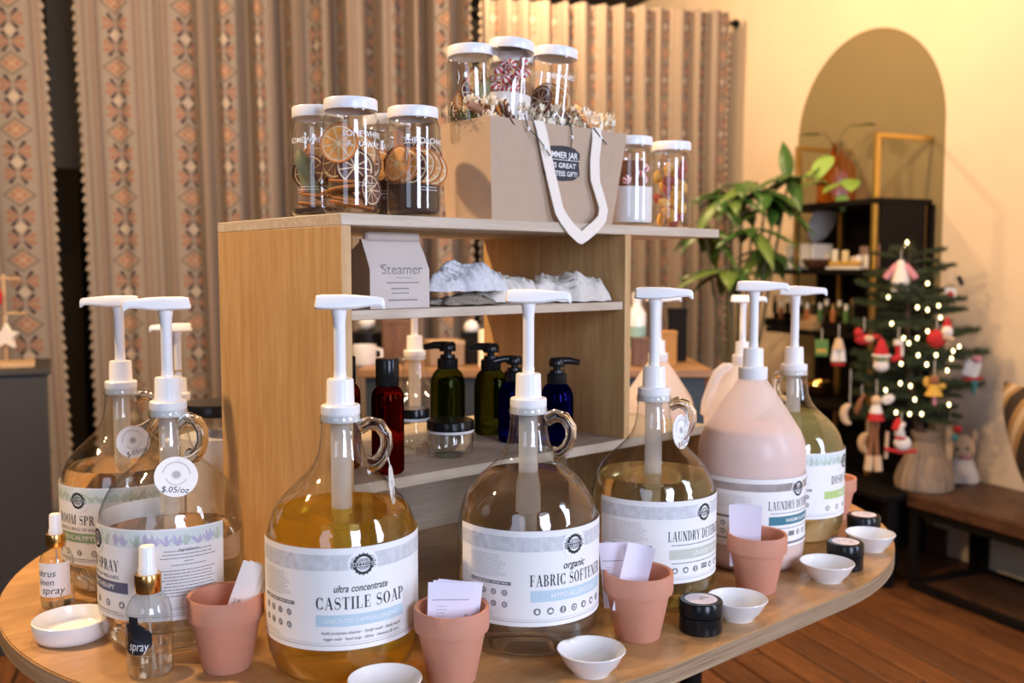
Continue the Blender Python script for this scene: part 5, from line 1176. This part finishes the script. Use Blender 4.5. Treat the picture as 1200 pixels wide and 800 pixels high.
x, y, z = on_rack(990, .285, Z2); m = MB(); m.box((0, 0, .006), (.045, .20, .012), .002); o = m.build('pale_tray', PORC, None, 40, (x, y, z)); o.rotation_euler.z = RA; tag(o, 'long pale tray under the golden soaps', 'tray')
# third shelf: tester bottles in racks
Z3 = .915
for i, (px, n_, mt, w_, lb) in enumerate(((915, .25, BLACKM, .15, 'black bottle rack at the rack end'), (950, .27, TANWOOD, .10, 'pale wooden bottle rack mid shelf'), (985, .25, BLACKM, .16, 'black bottle rack behind the tree'))):
    x, y, z = on_rack(px, n_, Z3); o = MB(); o.box((0, 0, .02), (.07, w_, .04), .002); o.box((.025, 0, .05), (.02, w_, .03), .002); o = o.build('bottle_rack', mt, None, 40, (x, y, z)); o.rotation_euler.z = RA; tag(o, lb, 'rack')
CAPG = plain('dark bottle glass', (.05, .045, .02), .2); R = random.Random(6)
for i in range(13):
    px = 908 + 7.6 * i; n_ = .235 + .02 * (i % 2); x, y, z = on_rack(px, n_, Z3 + (.065 if i % 2 == 0 else .04)); t = thing('tester_bottle', '%s little tester bottle from the curtain end of the rack row' % ORD[i], 'bottle', (x, y, z), 0, 'tester bottles on the third rack shelf')
    hh = .035 + .02 * R.random(); m = MB(); m.lathe([(0, 0), (.011, 0), (.012, .002), (.012, hh), (.006, hh + .005), (0, hh + .005)], 14, caps=False); m.build('body', [CAPG, plain('tester orange', (.45, .16, .05), .4), CAPG, FG][i % 4], t)
    m = MB(); m.lathe([(0, hh + .004), (.0085, hh + .004), (.0085, hh + .03), (0, hh + .031)], 14, caps=False); m.build('cap', PORC if i % 3 else GOLD, t)
x, y, z = on_rack(960, .18, .60); m = MB(); m.lathe([(0, 0), (.03, 0), (.055, .02), (.07, .06), (.06, .075), (.055, .06), (.03, .012), (0, .01)], 28, caps=False, rib=.03, ribn=12); tag(m.build('brass_bowl', GOLD, None, 40, (x, y, z)), 'shiny brass bowl low on the rack behind the dish soap jug', 'bowl')

# ------------------------------------------------------------------ bench, tree table, tree
t = thing('bench', 'low brown wooden bench on a black metal frame by the wall', 'bench', (0, 0, 0))
m = MB(); room_box(m, -2.0, -.245, .05, .47, .305, .360, .008); m.build('seat', DARKWOOD, t)
m = MB(); room_box(m, -2.0, -.27, .425, .452, .275, .305, .002); room_box(m, -2.0, -.27, .06, .085, .275, .305, .002); m.build('seat_rail', BLACKM, t)
for n0 in (.06, .425): m = MB(); room_box(m, -2.0, -.245, n0, n0 + .027, 0, .027, .002); m.build('foot_rail', BLACKM, t)
for s0 in (-.275, -1.99):
    for n0 in (.06, .425): m = MB(); room_box(m, s0, s0 + .03, n0, n0 + .027, .027, .305, .002); m.build('leg', BLACKM, t)
    m = MB(); room_box(m, s0, s0 + .03, .087, .425, 0, .027, .002); m.build('cross_rail', BLACKM, t)
m = MB(); room_box(m, -1.95, -.28, .09, .42, .004, .016, .002); m.build('lower_board', DARKWOOD, t)
t = thing('low_table', 'low black table carrying the tree beside the bench', 'table', (0, 0, 0))
m = MB(); room_box(m, -.235, .09, .03, .56, .325, .350, .003); m.build('top', BLACKM, t)
for s0 in (-.23, .05):
    for n0 in (.05, .50): m = MB(); room_box(m, s0, s0 + .035, n0, n0 + .035, 0, .325, .002); m.build('leg', BLACKM, t)
m = MB(); room_box(m, -.19, .05, .44, .46, .05, .325, .002); m.build('front_panel', BLACKM, t)
t = thing('cushion', 'dark and tan striped cushion leaning on the bench', 'cushion', room(-.715, .24, .36), RA + PI / 2 - .5)
def pil(a, b):
    x, y = (a - .5) * 2, (b - .5) * 2; return x, y
m = MB(); 
for sg in (1, -1): m.grid(lambda a, b: ((a - .5) * .42 * (1 - .06 * (2 * b - 1) ** 2), sg * .075 * (max(0, (1 - abs(2 * a - 1) ** 2.5) * (1 - abs(2 * b - 1) ** 2.5))) ** .5, .01 + b * .44 * (1 - .0 * a)), 16, 16)
cm, nt, b = new_mat('striped weave'); q = X(nt, nt.nodes.new('ShaderNodeTexCoord').outputs['Object']); sp = nt.nodes.new('ShaderNodeSeparateXYZ'); nt.links.new(q.k, sp.inputs[0]); zz = X(nt, sp.outputs[2]) + X(nt, sp.outputs[0]) * .9
c = mixc(nt, zz.mod(.20) < .085, (.42, .25, .12), (.045, .03, .022)); c = mixc(nt, ((zz.mod(.20) - .14).abs() < .02), c, (.66, .52, .38)); nt.links.new(c, b.inputs['Base Color']); b.inputs['Roughness'].default_value = .95
o = m.build('cover', cm, t, 180); o.rotation_euler = (-.30, 0, 0)

TZ = .350; tx, ty, _ = room(-.12, .36, 0)
t = thing('christmas_tree', 'small fir tree in a burlap base hung with felt ornaments', 'tree', (tx, ty, TZ)); TREE = t
BURLAP = plain('burlap', (.34, .24, .16), .95, var=.15, vscale=160, bmp=.4)
m = MB(); m.lathe([(0, 0), (.10, 0), (.120, .015), (.124, .05), (.108, .10), (.080, .15), (.055, .185), (.045, .20), (.055, .215), (.062, .24), (.05, .235), (.03, .21), (0, .21)], 40, caps=False, rib=.035, ribn=20)
m.xf(Matrix.Translation((.045, -.09, 0)) @ Matrix.Diagonal((.84, .84, .95, 1))); m.build('burlap_base', BURLAP, t)
m = MB(); m.tube([(.045, -.09, .17), (.02, -.03, .30), (0, 0, .55), (0, 0, .93)], [.018, .016, .011, .004], 8); m.build('trunk', plain('fir bark', (.08, .045, .025), .9), t)
FIR = plain('fir green', (.036, .055, .020), .7, var=.5, vscale=30)
def branch(L, seed):
    R = random.Random(seed); m = MB(); m.tube([(0, 0, 0), (0, L * .5, .02 * L), (0, L, -.04 * L)], [.004, .003, .0015], 5)
    twigs = [((0, L * q, 0), (0, 1, 0), L * .0) for q in (0,)]
    def needles(p, d, ln, n):
        p, d = Vector(p), Vector(d).normalized(); s1 = d.cross(Vector((0, 0, 1))).normalized(); s2 = s1.cross(d)
        for i in range(n):
            f = i / n; a = R.uniform(0, 2 * PI); e = (s1 * math.cos(a) + s2 * math.sin(a)); q = p + d * ln * f; tip = q + (d * .7 + e) * R.uniform(.016, .024); w_ = d.cross(e) * .0013
            m.add([q - w_, q + w_, tip], [(0, 1, 2)])
    needles((0, L * .2, 0), (0, 1, -.02), L * .8, int(300 * L / .25))
    for k_ in range(5):
        f = .3 + .13 * k_
        for sd in (-1, 1):
            dl = L * (.62 - .09 * k_) * .7; dd = (sd * .8, .75, R.uniform(-.1, .15)); m.tube([(0, L * f, .01 * L), tuple(Vector((0, L * f, .01 * L)) + Vector(dd).normalized() * dl)], .0018, 4); needles((0, L * f, .01 * L), dd, dl, int(80 * dl / .08))
    return m
bs = [branch(.26, i).build('branch', FIR, t, 0) for i in range(4)]; R = random.Random(22); nb = 0
for lev in range(11):
    h = .27 + lev * .060; L = (.39 * (1 - (h - .22) / .84) + .055); n = max(4, int(9 - lev * .4))
    for i in range(n):
        a = 2 * PI * (i + .5 * (lev % 2)) / n + R.uniform(-.25, .25); dn = Vector((-math.sin(a), math.cos(a), 0)); qn, qs = -dn.dot(RNd), dn.dot(RSd)
        if qn > .05: L = min(L, .31 / qn)
        if qs > .05: L = min(L, .20 / qs + (.12 if qn < -.3 else 0))
        M = Matrix.Translation((.0, 0, h + R.uniform(-.02, .02))) @ Matrix.Rotation(a, 4, 'Z') @ Matrix.Rotation(R.uniform(-.05, .25), 4, 'X') @ Matrix.Diagonal((L / .26 * 1.0, L / .26, L / .26, 1))
        if nb < 4: bs[nb].matrix_local = M
        else: o = bpy.data.objects.new('branch', bs[nb % 4].data); COL.objects.link(o); o.parent = t; o.matrix_local = M
        nb += 1
o = bpy.data.objects.new('branch', bs[0].data); COL.objects.link(o); o.parent = t; o.matrix_local = Matrix.Translation((0, 0, .82)) @ Matrix.Rotation(PI / 2 - .1, 4, 'X') @ Matrix.Scale(.5, 4)
for h, L, a in ((.82, .15, -1.45), (.70, .22, -1.6), (.57, .29, -1.45), (.49, .30, -1.7), (.36, .31, -1.5)):
    o = bpy.data.objects.new('branch', bs[1].data); COL.objects.link(o); o.parent = t; o.matrix_local = Matrix.Translation((0, 0, h)) @ Matrix.Rotation(a, 4, 'Z') @ Matrix.Rotation(.12, 4, 'X') @ Matrix.Scale(L / .26, 4)
# fairy lights on the tree
LAMP = plain('warm fairy bulb', (1.0, .80, .40), .4, var=0, emit=6)
t = thing('fairy_lights', 'warm white fairy lights wound round the fir tree', 'string lights', (0, 0, 0)); lb = None; wp = []
for px, py, d in ((1063, 284, 0), (1060, 290, .0), (1087, 332, .12), (1063, 337, .1), (1041, 348, .1), (1087, 363, .18), (1100, 358, .14), (1102, 372, .18), (1075, 360, .17), (1045, 379, .2), (1087, 388, .22), (1059, 396, .2), (1075, 396, .22), (1065, 402, .24), (1097, 416, .25), (1115, 420, .2), (1117, 411, .2), (1124, 406, .15), (1076, 416, .2), (1086, 427, .26), (1110, 434, .24), (1056, 426, .25), (1055, 449, .26), (1067, 452, .28), (1072, 468, .28), (1066, 485, .26), (1080, 485, .27), (1112, 474, .22), (1038, 457, .22), (1050, 483, .22)):
    p = sight(px, py, ty - d); wp.append(tuple(p))
    if lb is None: m = MB(); m.ball((0, 0, 0), (.0052, .0052, .0075), 8, 6); o = m.build('bulb', LAMP, t); lb = o.data
    else: o = bpy.data.objects.new('bulb', lb); COL.objects.link(o); o.parent = t
    o.location = p
m = MB(); m.tube(sorted(wp, key=lambda p: -p[2]), .0012, 5); m.build('wire', WIRE, t)
# ornaments on the tree (felt)
def orn(name, label, px, py, d, build, sc=1.0, rz=0.0, string=.05):
    p = sight(px, py, ty - d); t = thing(name, label, 'ornament', p, face_cam(p.x, p.y) + rz); build(t)
    m = MB(); m.tube([(0, 0, 0), (0, .003, string)], .0012, 5); m.build('string', RIBBON, t); t.scale = (sc,) * 3; return t
def P(t, name, mat, *fn):
    m = MB()
    for f in fn: f(m)
    return m.build(name, mat, t)
B = lambda c, r, M=None: (lambda m: m.ball(c, r, 12, 8, 0, M)); T = lambda pts, r: (lambda m: m.tube(pts, r, 8)); L_ = lambda pr, c=(0, 0, 0): (lambda m: m.lathe(pr, 18, c, 0, False)); BX = lambda c, d, r=None: (lambda m: m.box(c, d, .002, 0, r))
def o_angel(t): P(t, 'coat', FW, L_([(0, 0), (.012, -.004), (.020, -.03), (.034, -.085), (0, -.085)])); P(t, 'sleeve', FP, T([(.012, 0, -.02), (.042, -.004, -.055), (.052, -.004, -.07)], [.012, .014, .012])); P(t, 'sleeve', FP, T([(-.012, 0, -.02), (-.042, -.004, -.055), (-.052, -.004, -.07)], [.012, .014, .012])); P(t, 'leg', FW, T([(.014, 0, -.08), (.018, 0, -.115)], [.014, .013])); P(t, 'leg', FW, T([(-.014, 0, -.08), (-.020, 0, -.118)], [.014, .013]))
orn('coat_ornament', 'pale felt figure in a pink sleeved coat near the tree top', 1056, 304, .10, o_angel, 1.0)
def o_gnome(t): P(t, 'hat', FR, L_([(0, .05), (.012, .035), (.026, .0), (.030, -.022), (0, -.024)])); P(t, 'head', FC, B((0, 0, -.045), (.030, .024, .028))); P(t, 'beard', FW, B((0, -.012, -.062), (.030, .02, .024))); P(t, 'glasses', FG, T([(-.02, -.026, -.036), (-.01, -.03, -.034), (0, -.03, -.036), (.01, -.03, -.034), (.02, -.026, -.036)], .0045)); P(t, 'brim', FW, T([(.031 * math.cos(a * PI / 8), .026 * math.sin(a * PI / 8), -.022) for a in range(17)], .006))
orn('gnome_ornament', 'felt gnome with red hat, white beard and green glasses on the tree', 1033, 410, .28, o_gnome, .9)
def o_bird(t): P(t, 'body', FR, B((0, 0, -.03), (.034, .02, .020))); P(t, 'head', FR, B((-.022, -.004, -.006), (.016, .014, .018))); P(t, 'wing', FC, B((.012, -.016, -.026), (.018, .007, .012))); P(t, 'tail', FR, B((.04, 0, -.02), (.018, .006, .009)))
orn('bird_ornament', 'red felt bird sitting on the tree side towards the rack', 1013, 388, .24, o_bird, 1.0, .3)
def o_sock(t): P(t, 'sock', FR, T([(0, 0, 0), (.004, 0, -.04), (.004, -.004, -.055), (-.022, -.006, -.066)], [.014, .013, .014, .010])); P(t, 'cuff', FW, L_([(0, .008), (.017, .006), (.017, -.012), (0, -.013)])); P(t, 'stripe', FW, T([(.012, -.012, -.015), (.013, -.013, -.05)], .005))
orn('stocking_ornament', 'red and white felt stocking beside the gnome', 1053, 400, .28, o_sock, 1.0)
def o_santa(t): P(t, 'body', FR, B((0, 0, -.03), (.030, .022, .030))); P(t, 'head', FW, B((.03, -.01, -.005), (.018, .016, .018))); P(t, 'arm', FC, T([(.02, -.012, -.02), (.05, -.016, -.03)], [.010, .008])); P(t, 'hat', FR, L_([(0, .045), (.008, .03), (.016, .008), (0, .006)], (.03, 0, 0)))
orn('figure_ornament', 'round felt figure in dark red with white head mid tree', 1098, 386, .26, o_santa, 1.1)
def o_house(t): P(t, 'body', FW, BX((0, 0, -.03), (.036, .03, .05))); P(t, 'roof', FC, BX((-.012, 0, .004), (.034, .036, .006), Matrix.Rotation(-.7, 4, 'Y')), BX((.012, 0, .004), (.034, .036, .006), Matrix.Rotation(.7, 4, 'Y'))); P(t, 'heart', FR, B((0, -.016, -.03), (.011, .004, .012))); P(t, 'hat', FK, BX((.03, 0, .018), (.016, .016, .034), Matrix.Rotation(-.4, 4, 'Y')))
orn('birdhouse_ornament', 'white felt birdhouse with a red heart and black chimney', 1114, 335, .03, o_house, 1.1)
def o_bee(t): P(t, 'head', FB, B((0, 0, -.01), (.017, .016, .018))); P(t, 'dress', FY, L_([(0, -.02), (.012, -.024), (.030, -.062), (0, -.064)])); P(t, 'wing', FY, B((-.022, .006, -.018), (.013, .006, .018))); P(t, 'wing', FY, B((.022, .006, -.03), (.016, .006, .010))); P(t, 'leg', FP, T([(0, 0, -.06), (.004, 0, -.095)], [.007, .005]))
orn('bee_ornament', 'golden felt bee in a ruffled skirt on the tree', 1095, 442, .28, o_bee, 1.05, 0, .06)
def o_sail(t): P(t, 'sail', FW, BX((0, 0, -.02), (.052, .012, .055), Matrix.Rotation(.25, 4, 'Y'))); P(t, 'flower', FP, B((.016, -.01, .014), (.016, .012, .012))); P(t, 'hull', FR, T([(-.03, 0, -.055), (.0, -.004, -.058), (.036, 0, -.050)], [.005, .007, .005])); P(t, 'tail', FT, T([(.006, 0, -.06), (.010, 0, -.085), (.006, 0, -.108)], [.013, .010, .006]))
orn('sail_ornament', 'white and red felt sailboat with a teal tail at the wall side', 1139, 425, .04, o_sail, 1.1)
def moon(mat):
    def f(t): P(t, 'crescent', mat, T([(.020 * math.cos(a) + .0, 0, .032 * math.sin(a) - .04) for a in [PI * (.45 + 1.15 * i / 10) for i in range(11)]], [.004, .008, .011, .013, .014, .0145, .014, .013, .011, .008, .004])); P(t, 'face', FB, B((-.008, -.012, -.036), (.004, .003, .004)))
    return f
orn('moon_ornament', 'tan felt moon hanging alone below the dark rack', 996, 472, .30, moon(FC), 1.0, 0, .12)
orn('moon_ornament', 'tan felt moon hanging behind the doll legs', 1017, 506, .27, moon(FC), 1.0)
def o_fox(t): P(t, 'body', FB, T([(0, 0, 0), (-.010, 0, -.03), (-.02, 0, -.06)], [.008, .012, .008])); P(t, 'ear', FB, B((.006, 0, .008), (.007, .005, .010)))
orn('fox_ornament', 'rust felt fox hanging beside the lone moon', 1010, 466, .27, o_fox, .95)
def o_doll(t):
    P(t, 'head', FC, B((0, 0, -.010), (.017, .016, .018))); P(t, 'wing', FW, B((.036, .006, -.004), (.022, .005, .016), Matrix.Rotation(-.5, 4, 'Y'))); P(t, 'body', FW, L_([(0, -.02), (.014, -.024), (.022, -.05), (0, -.05)])); P(t, 'skirt', FR, L_([(0, -.045), (.020, -.047), (.028, -.075), (0, -.076)]))
    for s__ in (-1, 1): P(t, 'leg', FB, T([(s__ * .008, 0, -.07), (s__ * .006 - .004, 0, -.12), (s__ * .012 - .004, 0, -.20)], [.006, .007, .008])); P(t, 'boot', FC, T([(s__ * .012 - .004, 0, -.195), (s__ * .016 - .004, -.003, -.245)], [.013, .014]))
orn('doll_ornament', 'felt angel doll in a red skirt with long dangling legs', 1027, 466, .34, o_doll, 1.05, 0, .06)
def o_peng(t): P(t, 'body', FW, B((.006, 0, -.055), (.028, .022, .026)), B((-.004, 0, -.022), (.017, .016, .018))); P(t, 'scarf', FR, T([(-.016, -.014, -.036), (0, -.02, -.036), (.014, -.014, -.036)], .005)); P(t, 'hat', FR, L_([(0, .034), (.012, .018), (.020, -.008), (0, -.010)], (-.010, 0, 0))); P(t, 'brim', FW, BX((.0, -.012, -.004), (.014, .014, .045), Matrix.Rotation(.4, 4, 'Y'))); P(t, 'sled', FR, T([(-.05, 0, -.078), (.0, -.004, -.085), (.05, 0, -.078)], .006)); P(t, 'pole', FC, T([(-.045, .006, -.11), (-.042, .006, -.02)], .006))
orn('snowbird_ornament', 'white felt bird in a red hat riding a red sled', 1056, 500, .34, o_peng, 1.05)
def o_llama(t):
    P(t, 'head', FC, B((0, 0, -.02), (.045, .034, .050))); P(t, 'ear', FC, B((-.034, 0, .022), (.009, .007, .022))); P(t, 'ear', FC, B((.038, 0, .026), (.009, .007, .022))); P(t, 'body', FW, L_([(0, -.05), (.035, -.055), (.058, -.11), (.060, -.135), (0, -.136)])); P(t, 'eye', FK, B((-.014, -.034, -.018), (.005, .003, .005))); P(t, 'eye', FK, B((.018, -.034, -.014), (.005, .003, .005))); P(t, 'scarf', FP, T([(.0, -.034, -.045), (.03, -.03, -.048)], [.006, .006]))
p_ = Vector(room(wall_s(1133, .085), .085, 0)); t = thing('plush_llama', 'white woolly plush with upright ears at the bench end', 'plush toy', (p_.x, p_.y, TZ + .136 * 1.12), face_cam(p_.x, p_.y)); o_llama(t); t.scale = (1.12,) * 3
def o_board(t): P(t, 'board', TANWOOD, BX((0, 0, -.06), (.026, .010, .17))); P(t, 'bow', FR, B((.026, -.01, .0), (.016, .010, .014))); P(t, 'star', FT, B((.018, -.012, -.03), (.012, .008, .014)))
orn('wood_tag_ornament', 'thin wooden board with red and blue felt beside the white plush', 1113, 502, .10, o_board, 1.0)
def o_tag(t): P(t, 'bag', FG, BX((0, 0, -.02), (.046, .012, .060))); P(t, 'pattern', FY, BX((0, -.0065, -.03), (.036, .002, .012)))
orn('green_ornament', 'green felt gift bag hanging before the rack bottles', 963, 401, .20, o_tag, 1.0)
def o_boots(t):
    P(t, 'jacket', FC, L_([(0, 0), (.012, -.004), (.022, -.04), (0, -.04)]))
    for s__ in (-1, 1): P(t, 'boot', FW, T([(s__ * .010, 0, -.035), (s__ * .012, 0, -.065), (s__ * .013, -.004, -.085)], [.011, .012, .013]))
    P(t, 'sole', FR, BX((0, -.002, -.095), (.046, .024, .008)))
orn('boots_ornament', 'white felt booted figure hanging beside the green gift bag', 983, 396, .22, o_boots, 1.0)
